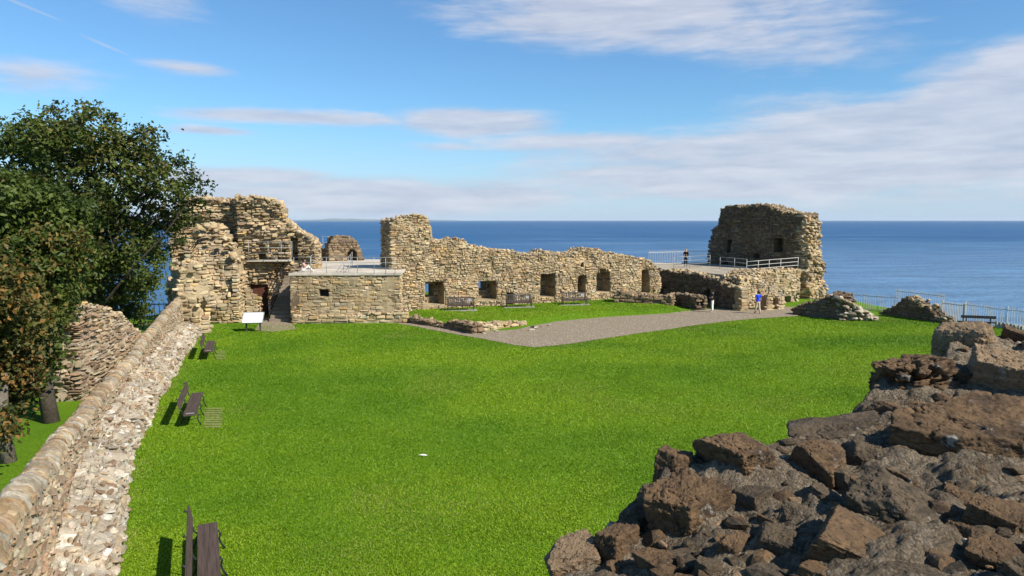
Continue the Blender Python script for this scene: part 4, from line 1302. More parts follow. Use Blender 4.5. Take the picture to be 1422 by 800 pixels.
# ------------------------------------------------------------------ lectern sign
def sign():
    p = G(352, 460.5); root = empty('information_board', (p[0], p[1], gz(p)), .12)
    mb = MB(); ax = np.array([[1, 0, 0], [0, math.cos(.75), math.sin(.75)], [0, -math.sin(.75), math.cos(.75)]])
    mb.box((0, .02, .86), (.60, .40, .02), ax); mb.build('panel', M['white'], root)  # plain white panel paints in the sun glare on the board
    mb = MB()
    for s in (-1, 1): mb.box((0, .02 + s * .42 * math.cos(.75), .86 + s * .42 * math.sin(.75)), (.63, .022, .035), ax); mb.box((s * .615, .02, .86), (.02, .42, .035), ax)
    mb.build('frame', M['metal'], root)
    for s in (-1, 1):
        mb = MB(); mb.bar((s * .42, 0, 0), (s * .42, 0, .83), .09, .09, (0, 1, 0)); mb.build('leg', M['grey_wood'], root)
    tag(root, 'slanted information board painted white for sun glare on two posts before the tower ruin', 'sign')
sign()
# white feather on the lawn
p = G(588, 634)
mb = MB(); t = np.linspace(0, 1, 8)
for sgn in (-1, 1):
    V = [(x * .26 - .13, 0, .055 + .03 * math.sin(x * 3)) for x in t] + [(x * .26 - .13, sgn * .03 * math.sin(math.pi * min(1, x * .9 + .1)) , .05) for x in t]
    mb.add(V, [[i, i + 1, 8 + i + 1, 8 + i] if sgn > 0 else [i, 8 + i, 8 + i + 1, i + 1] for i in range(7)])
o = mb.build('paper_scrap', M['white']); o.location = (p[0], p[1], gz(p)); o.rotation_euler = (0, 0, -.25)
tag(o, 'white scrap of paper lying alone in the middle of the lawn', 'litter')

# ------------------------------------------------------------------ people
def skin_mesh(name, verts, edges, radii, mat, parent, sub=1):
    me = bpy.data.meshes.new(name); me.from_pydata([tuple(v) for v in verts], edges, [])
    me.materials.append(mat)
    o = bpy.data.objects.new(name, me); COL.objects.link(o); o.parent = parent
    md = o.modifiers.new('skin', 'SKIN'); md.use_smooth_shade = True
    if not me.skin_vertices: me.skin_vertices.new()
    for i, r in enumerate(radii):
        r = r if isinstance(r, tuple) else (r, r)
        me.skin_vertices[0].data[i].radius = r
    me.skin_vertices[0].data[0].use_root = True
    if sub:
        sb = o.modifiers.new('sub', 'SUBSURF'); sb.levels = sub; sb.render_levels = sub
    return o

def cloth(name, col): return plain(name, col, .85, 0, .1, 30, .1, 0)
SKIN = plain('skin', (.48, .28, .2), .55, 0, .05, 20, .3, 0)
def person(loc, rz, J, top, bottom, shoes, hair, label, sleeves=True, long_hair=False, legs_to=2):
    """J: joint positions in the person's own frame (x right, y forward)"""
    root = empty('person', loc, rz)
    names = ['pelvis', 'waist', 'chest', 'neck', 'chin', 'head', 'crown', 'shl', 'ell', 'wrl', 'hal', 'shr', 'elr', 'wrr', 'har', 'hil', 'knl', 'anl', 'tol', 'hir', 'knr', 'anr', 'tor']
    ix = {n: i for i, n in enumerate(names)}
    rad = [(.13, .1), (.12, .09), (.14, .1), .055, .065, (.08, .095), .06, .06, .042, .03, .035, .06, .042, .03, .035, .085, .06, .042, .035, .085, .06, .042, .035]
    E = [('pelvis', 'waist'), ('waist', 'chest'), ('chest', 'neck'), ('neck', 'chin'), ('chin', 'head'), ('head', 'crown'), ('chest', 'shl'), ('shl', 'ell'), ('ell', 'wrl'), ('wrl', 'hal'), ('chest', 'shr'), ('shr', 'elr'), ('elr', 'wrr'), ('wrr', 'har'), ('pelvis', 'hil'), ('hil', 'knl'), ('knl', 'anl'), ('anl', 'tol'), ('pelvis', 'hir'), ('hir', 'knr'), ('knr', 'anr'), ('anr', 'tor')]
    V = [np.array(J[n], float) for n in names]
    skin_mesh('body', V, [(ix[a], ix[b]) for a, b in E], rad, SKIN, root)
    def garment(nm, keys, edges, grow, mat):
        vs = [np.array(J[k] if isinstance(k, str) else k[1], float) for k in keys]; lab = [k if isinstance(k, str) else k[0] for k in keys]
        rr = []
        for k in lab:
            r = rad[ix[k.split('*')[0]]]; r = r if isinstance(r, tuple) else (r, r); rr.append((r[0] + grow, r[1] + grow))
        skin_mesh(nm, vs, [(lab.index(a), lab.index(b)) for a, b in edges], rr, mat, root)
    mid = lambda a, b, t: tuple(np.array(J[a], float) * (1 - t) + np.array(J[b], float) * t)
    st = .98 if sleeves else .75
    garment('shirt', ['waist', 'chest', ('neck*', mid('chest', 'neck', .6)), ('pelvis*', mid('pelvis', 'waist', .3)), 'shl', ('ell*', mid('shl', 'ell', st)), 'shr', ('elr*', mid('shr', 'elr', st))] + ([('wrl*', mid('ell', 'wrl', .9)), ('wrr*', mid('elr', 'wrr', .9))] if sleeves else []),
            [('waist', 'chest'), ('chest', 'neck*'), ('waist', 'pelvis*'), ('chest', 'shl'), ('shl', 'ell*'), ('chest', 'shr'), ('shr', 'elr*')] + ([('ell*', 'wrl*'), ('elr*', 'wrr*')] if sleeves else []), .022, top)
    k_ = .95
    garment('trousers', ['pelvis', ('waist*', mid('pelvis', 'waist', .55)), 'hil', 'knl', ('anl*', mid('knl', 'anl', k_)), 'hir', 'knr', ('anr*', mid('knr', 'anr', k_))] if legs_to == 2 else ['pelvis', ('waist*', mid('pelvis', 'waist', .55)), 'hil', ('anl*', mid('hil', 'knl', .95)), 'hir', ('anr*', mid('hir', 'knr', .95))],
            [('pelvis', 'waist*'), ('pelvis', 'hil'), ('hil', 'knl'), ('knl', 'anl*'), ('pelvis', 'hir'), ('hir', 'knr'), ('knr', 'anr*')] if legs_to == 2 else [('pelvis', 'waist*'), ('pelvis', 'hil'), ('hil', 'anl*'), ('pelvis', 'hir'), ('hir', 'anr*')], .022, bottom)
    for s in 'lr':
        a, t = np.array(J['an' + s], float), np.array(J['to' + s], float)
        skin_mesh('shoe', [a + (0, 0, -.02), (a + t) / 2 + (0, 0, -.01), t], [(0, 1), (1, 2)], [.058, .05, .045], shoes, root)
    h = np.array(J['head'], float); c = np.array(J['crown'], float); bk = np.array([0, -.03, 0])
    hv = [h + bk, c + bk * .6 + (0, 0, .015)] + ([h + (0, -.07, -.12), h + (0, -.07, -.26)] if long_hair else [h + (0, -.06, -.05)])
    he = [(0, 1), (0, 2)] + ([(2, 3)] if long_hair else [])
    skin_mesh('hair', hv, he, [(.098, .10), .075] + ([.08, .06] if long_hair else [.07]), hair, root)
    # nose and eyes
    mb = MB()
    for s in (-1, 1): mb.box(h + (s * .03, .092, .0), (.012, .006, .007))
    e = mb.build('eyes', M['black_metal'], root)
    tag(root, label, 'person', 'visitors in the castle ruin')
    return root

STAND = dict(pelvis=(0, 0, .93), waist=(0, 0, 1.08), chest=(0, 0, 1.32), neck=(0, 0, 1.47), chin=(0, .01, 1.54), head=(0, .015, 1.63), crown=(0, .0, 1.72),
             shl=(-.17, 0, 1.40), ell=(-.24, -.02, 1.12), wrl=(-.25, .06, .88), hal=(-.25, .08, .79), shr=(.17, 0, 1.40), elr=(.24, -.02, 1.12), wrr=(.25, .06, .88), har=(.25, .08, .79),
             hil=(-.09, 0, .88), knl=(-.1, .01, .49), anl=(-.11, -.02, .08), tol=(-.12, .13, .04), hir=(.09, 0, .88), knr=(.1, .01, .49), anr=(.11, -.02, .08), tor=(.12, .13, .04))
hair_dark = cloth('dark_hair', (.03, .018, .012)); hair_fair = cloth('fair_hair', (.35, .22, .12))
blue = cloth('bright_blue_cloth', (.015, .06, .55)); beige = cloth('beige_cloth', (.5, .4, .28)); white = cloth('white_cloth', (.75, .73, .68)); black = cloth('black_cloth', (.015, .015, .018)); shoe_m = cloth('shoe_leather', (.25, .2, .16)); whshoe = cloth('white_shoe', (.6, .58, .55)); pink = cloth('pink_cloth', (.6, .35, .3))
J1 = dict(STAND); J1.update(knl=(-.1, .1, .5), anl=(-.1, .14, .08), tol=(-.11, .29, .05), knr=(.1, -.03, .5), anr=(.1, -.18, .1), tor=(.11, -.06, .04), wrl=(-.23, .12, .9), hal=(-.22, .17, .83))
p = G(1052, 436); person((p[0], p[1], gz(p) + .02), .3, J1, blue, beige, shoe_m, hair_dark, 'person in a bright blue top and beige trousers walking away on the gravel', sleeves=False)
J2 = dict(STAND); J2.update(wrl=(-.1, .22, 1.1), ell=(-.24, .02, 1.13), hal=(-.02, .26, 1.14), wrr=(.27, .1, .92))
p = G(989, 433.5); person((p[0], p[1], gz(p) + .02), 1.2, J2, black, white, whshoe, hair_dark, 'person in white trousers and dark top standing by the shadowed vaulted wall', sleeves=False)
J3 = dict(STAND); J3.update(wrl=(-.12, .24, 1.12), hal=(-.05, .27, 1.16), wrr=(.12, .24, 1.14), har=(.05, .28, 1.16))
q = np.array(XY(951.5, 69.3)); person((q[0], q[1], TZ), 2.6, J3, black, black, shoe_m, hair_fair, 'fair haired person dressed in black standing on the right terrace', long_hair=True)
JS = dict(pelvis=(0, 0, .14), waist=(0, .03, .28), chest=(0, .1, .5), neck=(0, .14, .64), chin=(0, .17, .70), head=(0, .18, .79), crown=(0, .17, .88), shl=(-.17, .1, .57), ell=(-.22, .22, .36), wrl=(-.1, .38, .42), hal=(-.04, .42, .43), shr=(.17, .1, .57), elr=(.22, .22, .36), wrr=(.1, .38, .42), har=(.04, .42, .43),
          hil=(-.09, .06, .13), knl=(-.13, .44, .42), anl=(-.12, .66, .08), tol=(-.12, .8, .05), hir=(.09, .06, .13), knr=(.13, .44, .42), anr=(.12, .66, .08), tor=(.12, .8, .05))
q = np.array(XY(420, 49.9)); person((q[0], q[1], 3.43), -1.2, JS, pink, white, whshoe, hair_dark, 'dark haired person in white trousers sitting on the left terrace floor behind the railing', sleeves=False)

# ------------------------------------------------------------------ trees
def tree(name, base, blobsl, Yc, label, leaf=.2, n_leaf=50000, pal=None, trunk_r=.35, lean=None, limbs=(), spread=1.0, bark=(.085, .07, .052), seed=1):
    r = np.random.default_rng(seed)
    root = empty(name, (base[0], base[1], gz(base))); L = np.array(root.location)
    C, R = [], []
    for bl in blobsl:
        px, py, rp = bl[:3]; dY = bl[3] if len(bl) > 3 else r.uniform(-1.5, 1.5)
        Y = Yc + dY; C.append(D(px, py, Y)); R.append(rp / 995 * Y)
    C0, R0 = np.array(C), np.array(R)
    for c_, rr in zip(C0, R0):
        if rr < .5: continue
        for k in range(7):
            dv = r.normal(size=3); dv /= np.linalg.norm(dv); dv[2] = abs(dv[2]) * .9 - .15
            C.append(c_ + dv * rr * r.uniform(.85, 1.12)); R.append(rr * r.uniform(.14, .26))
    C = np.array(C); R = np.array(R)
    # limbs
    mb = MB(); b0 = L.copy()
    fork = np.array([*(C[:, :2].mean(0) * .25 + b0[:2] * .75), b0[2] + 2.6])
    mb.tube([b0 - (0, 0, .3), b0 * .5 + fork * .5 + r.uniform(-.1, .1, 3) - (0, 0, .2), fork], [trunk_r * 1.25, trunk_r, trunk_r * .85], 10, bark, .08)
    for c_, rr in zip(C0, R0):
        c_ = fork * .22 + c_ * .78
        if c_[0] / c_[1] < -.70: continue
        m1 = fork * .6 + c_ * .4 + r.uniform(-.4, .4, 3); m1[2] = fork[2] * .35 + c_[2] * .65
        m0 = fork * .8 + m1 * .2 + r.uniform(-.15, .15, 3); m2 = m1 * .5 + c_ * .5 + r.uniform(-.25, .25, 3)
        mb.tube([fork, m0, m1, m2, c_], np.array([.34, .22, .13, .07, .03]) * trunk_r, 6, bark, .08)
        for k in range(4):
            e = c_ + r.normal(size=3) * rr * .6
            mb.tube([m1 * .3 + c_ * .7, (c_ + e) / 2 + r.uniform(-.1, .1, 3), e], [.035, .025, .008], 5, bark)
    for pts, rads in limbs: mb.tube(pts, rads, 7, bark, .06)
    mb.V = [v - L for v in mb.V]; mb.build('trunk', M['bark'], root, True)
    # leaf clumps spread through the volume
    wgt = R ** 2.15; wgt /= wgt.sum()
    nc = n_leaf // 34
    which = r.choice(len(C), nc, p=wgt)
    d = r.normal(size=(nc, 3)); d /= np.linalg.norm(d, axis=1)[:, None]
    rad = r.uniform(.2, 1, nc) ** .45
    lump = 1 + .25 * vnoise(d * 2.2 + which[:, None] * 5.1, seed)
    cc = C[which] + d * (R[which] * rad * lump)[:, None] * np.array([1, 1, .92])
    cs = r.uniform(.14, .34, nc) * spread
    ci = np.repeat(np.arange(nc), 34); n = len(ci)
    pos = cc[ci] + r.normal(size=(n, 3)) * cs[ci][:, None] * np.array([1, 1, .65])
    nrm = r.normal(size=(n, 3)) * .75 + np.array([0, 0, .55]) + d[ci] * .4
    nrm /= np.linalg.norm(nrm, axis=1)[:, None]
    tv = np.cross(nrm, r.normal(size=(n, 3))); tv /= np.linalg.norm(tv, axis=1)[:, None]
    bv = np.cross(nrm, tv)
    ln = leaf * r.uniform(.6, 1.3, n)[:, None]; wd = ln * .62
    v0 = pos - tv * ln * .5; v1 = pos + bv * wd * .5 + nrm * ln * .08; v2 = pos + tv * ln * .5 - nrm * ln * .1; v3 = pos - bv * wd * .5 + nrm * ln * .08
    V = np.stack([v0, v1, v2, v3], 1).reshape(-1, 3) - L
    tone = fbm(cc * .45, 3, seed + 3)[ci] + r.normal(size=n) * .25
    A, B, Cc_ = [np.array(x) for x in pal]
    f = np.clip(tone * .9 + .45, 0, 1)[:, None]
    col = A * (1 - f) + B * f
    k = (r.random(n) < np.clip(.12 + .5 * (fbm(cc * .35 + 9, 2, seed + 8)[ci]), 0, .8))[:, None]
    col = np.where(k, Cc_ * r.uniform(.7, 1.3, (n, 1)), col) * r.uniform(.8, 1.2, (n, 1))
    q = np.arange(n)[:, None] * 4 + np.array([0, 1, 2, 3])
    mb = MB(); mb.add(V, q, None, np.repeat(col, 4, 0)); mb.build('crown', M['leaf'], root)
    tag(root, label, 'tree', 'trees outside the boundary wall')

limbA = [([D(120, 450, 35), D(150, 415, 34.5), D(185, 370, 34), D(225, 330, 34), D(258, 285, 34), D(282, 262, 34)], [.09, .07, .05, .04, .022, .01])]
tree('sycamore_tree', XY(100, 35.5),
     [(125, 185, 42), (75, 192, 46), (35, 205, 42), (5, 225, 50), (135, 160, 14), (185, 222, 42), (205, 195, 20), (150, 250, 66), (90, 260, 70), (222, 250, 30), (243, 232, 16), (265, 262, 18), (283, 258, 11), (240, 290, 26), (255, 315, 15), (215, 320, 40), (195, 365, 38), (165, 330, 60), (150, 395, 45, 1.5), (185, 405, 28, 1), (202, 395, 20), (110, 345, 66), (185, 432, 18, 2.5), (50, 300, 60), (120, 420, 45, 3.5), (0, 290, 60, 2), (60, 400, 70, 2.5), (212, 270, 14), (232, 208, 7), (150, 440, 42, 4), (108, 452, 40, 4), (183, 438, 24, 4), (128, 148, 8), (200, 182, 10), (226, 222, 12), (262, 240, 8), (272, 275, 9), (248, 262, 14)],
     35, 'tall dark green sycamore overhanging the stub of rubble wall and reaching the tower ruin', .21, 56000, [(.034, .054, .008), (.092, .122, .018), (.125, .112, .024)], .3, limbs=limbA, seed=3)
tree('sycamore_tree', XY(61, 24.6),
     [(30, 290, 55), (75, 310, 45), (0, 330, 60), (55, 370, 55), (85, 350, 32), (20, 420, 66), (50, 430, 36), (78, 385, 22), (32, 475, 44), (62, 480, 18), (5, 500, 46), (-50, 400, 70), (-50, 300, 60), (48, 512, 24), (30, 532, 24), (68, 508, 14), (48, 540, 13)],
     24.6, 'green sycamore with brown tinged leaves and a dark trunk behind the coping', .2, 48000, [(.034, .056, .008), (.09, .122, .018), (.155, .112, .025)], .24, seed=7)
tree('sycamore_tree', XY(-3, 20.5),
     [(-20, 440, 55), (15, 400, 30), (20, 450, 35), (25, 500, 28), (-10, 520, 45), (12, 548, 24), (-12, 560, 36), (26, 530, 18), (-14, 590, 26), (14, 580, 16), (-70, 480, 70), (-90, 400, 80)],
     20.5, 'rusty brown leaved tree with a pale trunk at the left edge of the picture', .18, 26000, [(.05, .06, .012), (.10, .095, .02), (.22, .12, .03)], .2, bark=(.17, .145, .11), seed=9)

# ------------------------------------------------------------------ grass blades on the near lawn
def grass():
    N = 1900000
    y = rng.uniform(0, 1, N); y = 11.5 + (60 - 11.5) * y ** 1.3
    xl = np.interp(y, FOOT[:, 1], FOOT[:, 0]); xr = y * .76 + 1.5
    x = xl + (xr - xl) * rng.random(N)
    nx, ny_ = np.array(path_near).T
    yp = np.interp(x, nx, ny_, left=47.9, right=52.5)
    P2 = np.stack([x, y], 1)
    low_ = (y < yp + rng.normal(size=N) * .07) & inside(P2, LAND)
    up_ = (y > np.interp(x, raise_line[:, 0], raise_line[:, 1]) + .35) & (y < 52.3 + (x + 8.75) * .51) & (x > -7.6) & (x < 13)
    keep = low_ | up_
    dens = (.55 + .45 * vnoise(np.stack([x * .9, y * .9, x * 0], 1), 131) * .6)
    keep &= rng.random(N) < dens
    # bare patches by the benches
    for a, b in (((284, 594), (308, 566)), ((300, 499), (313, 487))):
        p, q = G(*a), G(*b); keep &= ~((x > p[0]) & (x < q[0] + .3) & (y > p[1]) & (y < q[1]) & (rng.random(N) < .55))
    x, y = x[keep], y[keep]; n = len(x)
    z = tz(x, y)
    h = rng.uniform(.010, .030, n) * (1 + y / 60); w = .008 * (1 + y / 14)
    a = rng.uniform(0, 2 * np.pi, n); lx, ly = rng.normal(size=(2, n)) * .022
    V = np.stack([np.stack([x - np.cos(a) * w, y - np.sin(a) * w, z], 1), np.stack([x + np.cos(a) * w, y + np.sin(a) * w, z], 1), np.stack([x + lx, y + ly, z + h], 1)], 1).reshape(-1, 3)
    t = fbm(np.stack([x * .16, y * .22, x * 0], 1), 4, 141) * .75 + .6 + rng.normal(size=n) * .15
    t2 = vnoise(np.stack([x * 1.6, y * 1.6, x * 0], 1), 145)
    t = np.clip(t + .15 * t2, 0, 1)[:, None]
    col = np.array((.100, .218, .004)) * (1 - t) + np.array((.232, .345, .010)) * t
    xf = np.interp(y, FOOT[:, 1], FOOT[:, 0])
    edge = np.exp(-((x - xf) / .45) ** 2) * (vnoise(np.stack([y * .9, x * .3, x * 0], 1), 147) > .1)
    worn = np.clip(fbm(np.stack([x * .3, y * .3, x * 0 + 4], 1), 4, 149) - .45, 0, 1) * .45
    dry = (rng.random(n) < .015 + .03 * (t2 > .55) + .5 * edge + worn)[:, None]
    col = np.where(dry, np.array((.27, .30, .05)), col) * rng.uniform(.9, 1.1, (n, 1))
    mb = MB(); mb.add(V, None, np.arange(n * 3).reshape(-1, 3), np.repeat(col, 3, 0))
    tag(mb.build('grass', M['grass']), kind='stuff')
grass()

# ------------------------------------------------------------------ near ruined wall top at the right
CREST = [(745, 822, 2.9), (790, 775, 3.05), (850, 742, 3.2), (905, 695, 3.35), (930, 660, 3.45), (985, 632, 3.55), (1090, 622, 3.7), (1180, 592, 3.95), (1225, 545, 4.2), (1300, 505, 4.6), (1340, 478, 4.9), (1400, 468, 5.2), (1480, 462, 5.6)]
MIDS = [(1000, 800, 2.62), (1200, 800, 2.42), (1422, 800, 2.25), (1422, 640, 3.2), (1250, 690, 2.95), (1100, 710, 2.98), (1422, 540, 4.1), (1330, 580, 3.75), (950, 760, 2.9), (1600, 700, 2.8), (1600, 560, 4.0), (1200, 1000, 1.7), (900, 1000, 1.9)]
ANC = np.array([D(*c) for c in CREST + MIDS])
CR = np.array([D(*c) for c in CREST])
def tps_fit(P, z):
    n = len(P); d = np.linalg.norm(P[:, None] - P[None], axis=2)
    K = np.where(d > 0, d ** 2 * np.log(d + 1e-9), 0) + np.eye(n) * .05
    A = np.zeros((n + 3, n + 3)); A[:n, :n] = K; A[:n, n] = 1; A[:n, n + 1:] = P; A[n, :n] = 1; A[n + 1:, :n] = P.T
    return np.linalg.solve(A, np.concatenate([z, [0, 0, 0]]))
TP = tps_fit(ANC[:, :2], ANC[:, 2])
def rz_(x, y):
    Q = np.stack([x, y], 1); out = np.zeros(len(Q))
    for i in range(0, len(Q), 20000):
        q = Q[i:i + 20000]; d = np.linalg.norm(q[:, None] - ANC[None, :, :2], axis=2)
        out[i:i + 20000] = np.where(d > 0, d ** 2 * np.log(d + 1e-9), 0) @ TP[:len(ANC)] + TP[len(ANC)] + q @ TP[len(ANC) + 1:]
    return out
crest_poly = np.concatenate([[[CR[0, 0] - .25, .9]], CR[:, :2], [[7, 6.4], [7, .9]]])

def surf_hit(px, py):
    r = ray(px, py); r = r / r[1]
    Y = np.linspace(1.2, 6.5, 400); P = np.array([0, 0, H]) + r * Y[:, None]
    dz = P[:, 2] - rz_(P[:, 0], P[:, 1]); k = np.argmax(dz < 0)
    return P[k] if dz[k] < 0 else P[int(np.argmin(np.abs(dz)))]

def cube_sphere(n):
    u = np.linspace(-1, 1, n); u = np.tan(u * np.pi / 4)
    A, B = np.meshgrid(u, u, indexing='ij'); A, B = A.ravel(), B.ravel(); o = np.ones_like(A)
    faces = [(o, A, B), (-o, -A, B), (-A, o, B), (A, -o, B), (-B, A, o), (B, A, -o)]
    V = np.concatenate([np.stack(f, 1) for f in faces]); V /= np.linalg.norm(V, axis=1)[:, None]
    a = (np.arange(n - 1)[:, None] * n + np.arange(n - 1)[None]).ravel()
    q = np.stack([a, a + n, a + n + 1, a + 1], 1)
    return V, np.concatenate([q + k * n * n for k in range(6)])

def rock(dims, seed, rot=(0, 0, 0), n=44, planes=7, pit=0., rough=.03, sharp=70., boxy=1.0):
    r = np.random.default_rng(seed)
    d, q = cube_sphere(n)
    N = [np.array(v, float) for v in [(1, 0, 0), (-1, 0, 0), (0, 1, 0), (0, -1, 0), (0, 0, 1), (0, 0, -1)]]
    N = [v + r.normal(size=3) * .12 for v in N]; hs = list(r.uniform(.85, 1.0, 6) * boxy)
    for k in range(planes):
        v = r.normal(size=3); v /= np.linalg.norm(v); N.append(v); hs.append(r.uniform(.84, 1.2))
    N = np.array([v / np.linalg.norm(v) for v in N]); hs = np.array(hs)
    dot = d @ N.T
    inv = np.where(dot > 0, dot / hs, 0)
    rad = 1 / (np.sum(np.maximum(inv, 1e-6) ** sharp, axis=1) ** (1 / sharp))
    V = d * rad[:, None]
    s = seed % 97
    # bedding planes, chips and fine roughness
    lay = np.sin((V[:, 2] + .25 * fbm(V * 1.3 + s, 3, seed)) * 16 + s) * .012
    cr_ = 1 - np.abs(fbm(V * 1.6 + s + 3, 4, seed + 7))
    V = V * (1 + rough * 1.5 * fbm(V * 2.2 + s, 5, seed + 1) + lay + rough * .9 * fbm(V * 8 + s, 5, seed + 2, .72) - .07 * sstep(.93, 1., cr_))[:, None]
    if pit:
        w = vnoise(V * 4.2 + s, seed + 4) * .7 + vnoise(V * 8.1 + s, seed + 5) * .4
        V = V * (1 - pit * sstep(-.05, .45, w))[:, None]
    V = V * np.asarray(dims)[None]
    from mathutils import Euler
    Rm = np.array(Euler(rot).to_matrix())
    return V @ Rm.T, q

def near_wall():
    ST = [
        (1342, 478, 100, 56, 'tan', 3, dict(rot=(.15, -.1, -1.0), sharp=9., planes=12)),
        (1400, 542, 112, 92, 'tan', 17, dict(rot=(.35, .3, -.7))),
        (1416, 478, 50, 34, 'brown', 8, {}),
        (1276, 538, 132, 74, 'brown', 5, dict(pit=.42, rot=(.1, -.1, .1), planes=12)),
        (1338, 632, 196, 124, 'brown', 21, dict(rot=(.25, .22, -.62), rough=.024)),
        (1160, 608, 132, 36, 'grey', 9, dict(rot=(.12, -.18, -.2))),
        (1140, 652, 80, 70, 'brown', 11, dict(rot=(.05, .0, -.85), rough=.018)),
        (1030, 656, 124, 78, 'brown', 13, dict(rot=(.1, .1, -.9))),
        (942, 662, 64, 60, 'brown', 15, dict(rot=(0, .1, -.6))),
        (960, 732, 98, 112, 'brown', 18, dict(rot=(.2, .1, -.9))),
        (1254, 726, 158, 84, 'grey', 23, dict(rot=(.2, .42, -.75), rough=.02)),
        (1210, 778, 176, 60, 'brown', 25, dict(rot=(.15, .3, -.6), rough=.02)),
        (863, 770, 60, 72, 'brown', 27, dict(rot=(0, .1, -.7))),
        (798, 787, 88, 50, 'tan', 29, dict(rot=(0, -.2, .2))),
        (1083, 772, 90, 58, 'grey', 31, dict(rot=(.2, .1, -.5))),
        (1018, 777, 46, 56, 'brown', 33, {}),
        (1106, 728, 44, 46, 'grey', 35, {}),
        (1388, 738, 90, 66, 'brown', 37, dict(rot=(.2, .1, -.7))),
        (1385, 790, 100, 56, 'brown', 39, dict(rot=(.1, .2, -.8))),
        (890, 735, 50, 66, 'grey', 41, {}),
        (1040, 705, 70, 40, 'grey', 43, {}),
        (985, 690, 52, 28, 'grey', 45, {}),
        (1305, 775, 60, 40, 'grey', 47, {}),
        (1075, 692, 36, 24, 'grey', 49, {}),
        (915, 795, 64, 48, 'brown', 51, {}),
        (1235, 577, 62, 34, 'brown', 53, {}),
        (1205, 645, 64, 54, 'grey', 55, {}),
        (1335, 535, 50, 40, 'grey', 57, {}),
        (1200, 690, 50, 30, 'brown', 59, {}),
        (1150, 705, 60, 36, 'grey', 61, {}),
        (1460, 600, 90, 70, 'brown', 63, {}), (1480, 720, 90, 70, 'brown', 65, {}), (1470, 500, 80, 50, 'tan', 67, {}),
        (985, 800, 50, 40, 'grey', 69, {}), (1140, 815, 70, 44, 'brown', 71, {}), (1290, 818, 90, 46, 'grey', 73, {}),
    ]
    rp = np.random.default_rng(404)
    for tries in range(6000):
        if len(ST) > 98: break
        px, py = rp.uniform(770, 1480), rp.uniform(470, 830); w = rp.uniform(34, 100) * (.65 + .35 * (py - 450) / 350); h = w * rp.uniform(.5, .85)
        p = surf_hit(px, py)
        if not inside(np.array([p[:2]]), crest_poly)[0]: continue
        if any(((px - q[0]) / (.46 * (w + q[2]))) ** 2 + ((py - q[1]) / (.46 * (h + q[3]))) ** 2 < .8 for q in ST): continue
        ST.append((px, py, w, h, rp.choice(['brown', 'brown', 'grey', 'tan' if rp.random() < .3 else 'grey']), int(rp.integers(100, 9999)), {}))
    SP = [(surf_hit(q[0], q[1]), q[2] / 1990, q[3] / 1990) for q in ST]
    root = empty('rubble_wall', (CR[5, 0] + .5, CR[5, 1] - .6, 0)); L = np.array(root.location)
    st = .0105
    xs = np.arange(-.6, 6.2, st * 1.3); ys = np.arange(.9, 6.4, st)
    X, Y = np.meshgrid(xs, ys, indexing='ij'); x, y = X.ravel(), Y.ravel()
    P2 = np.stack([x, y], 1)
    sd = seg_dist(P2, crest_poly); ins = inside(P2, crest_poly); sd = np.where(ins, -sd, sd)
    sd = sd - .05 + .06 * vnoise(np.stack([x * 5, y * 5, x * 0], 1), 151)
    z = rz_(x, y)
    P3 = np.stack([x, y, z], 1)
    rub = fbm(P3 * np.array([4, 4, 1]), 6, 152, .58) * .045 + np.abs(vnoise(np.stack([x * 16, y * 16, x * 0], 1), 156)) * -.012 + vnoise(np.stack([x * 34, y * 34, x * 0], 1), 157) * .006 + vnoise(np.stack([x * 70, y * 70, x * 0], 1), 158) * .004
    z = np.minimum(z + rub + .002, 6.9)
    bed = np.zeros_like(z)
    for P, a_, b_ in SP:
        hw, hh = a_ * P[1], b_ * P[1]
        d2 = ((x - P[0]) ** 2 + (y - P[1] - hh * .3) ** 2) / (1.25 * hw) ** 2
        bed = np.maximum(bed, .45 * hh * np.exp(-d2 ** 1.5))
    z = z + bed
    k = sstep(-.02, .22, sd)
    z = z * (1 - k) + (-.4) * k
    z = np.where(y < 1.05, -.4, z); z = np.where(x > 6.0, -.4, z); z = np.where(x < -.5, -.4, z)
    ny = len(ys)
    a = (np.arange(len(xs) - 1)[:, None] * ny + np.arange(ny - 1)[None]).ravel()
    q = np.stack([a, a + ny, a + ny + 1, a + 1], 1)
    keep = ~np.all(z[q] < -.39, axis=1)
    mb = MB(); mb.add(np.stack([x, y, z], 1) - L, q[keep], None, (.16, .14, .11)); mb.build('mortar_core', M['mortar'], root, True)
    # the big stones: (px, py, w px, h px, material, seed, kwargs)
    for (px, py, w, h, mt, sd_, kw) in ST:
        P = surf_hit(px, py); Yd = P[1]
        hw = w / 2 / 995 * Yd; hh = h / 2 / 995 * Yd
        kw = dict(kw); kw.setdefault('rot', tuple(np.random.default_rng(sd_).uniform(-.25, .25, 3) + np.array([.05, .05, -.8])))
        big = w > 75
        V, qq = rock((hw * .88, max(hh * 1.0, hw * .66), hh * 1.05), sd_, n=78 if big else 42, **kw)
        mb = MB(); mb.add(V, qq); o = mb.build('stone', M['rock_' + mt], root, True)
        o.location = P - L + np.array([0, hh * .3, hh * .02 if len(kw) > 1 else hh * .1])
    # angular rubble bedded in the mortar between the blocks, and a few pale pebbles
    r = np.random.default_rng(77)
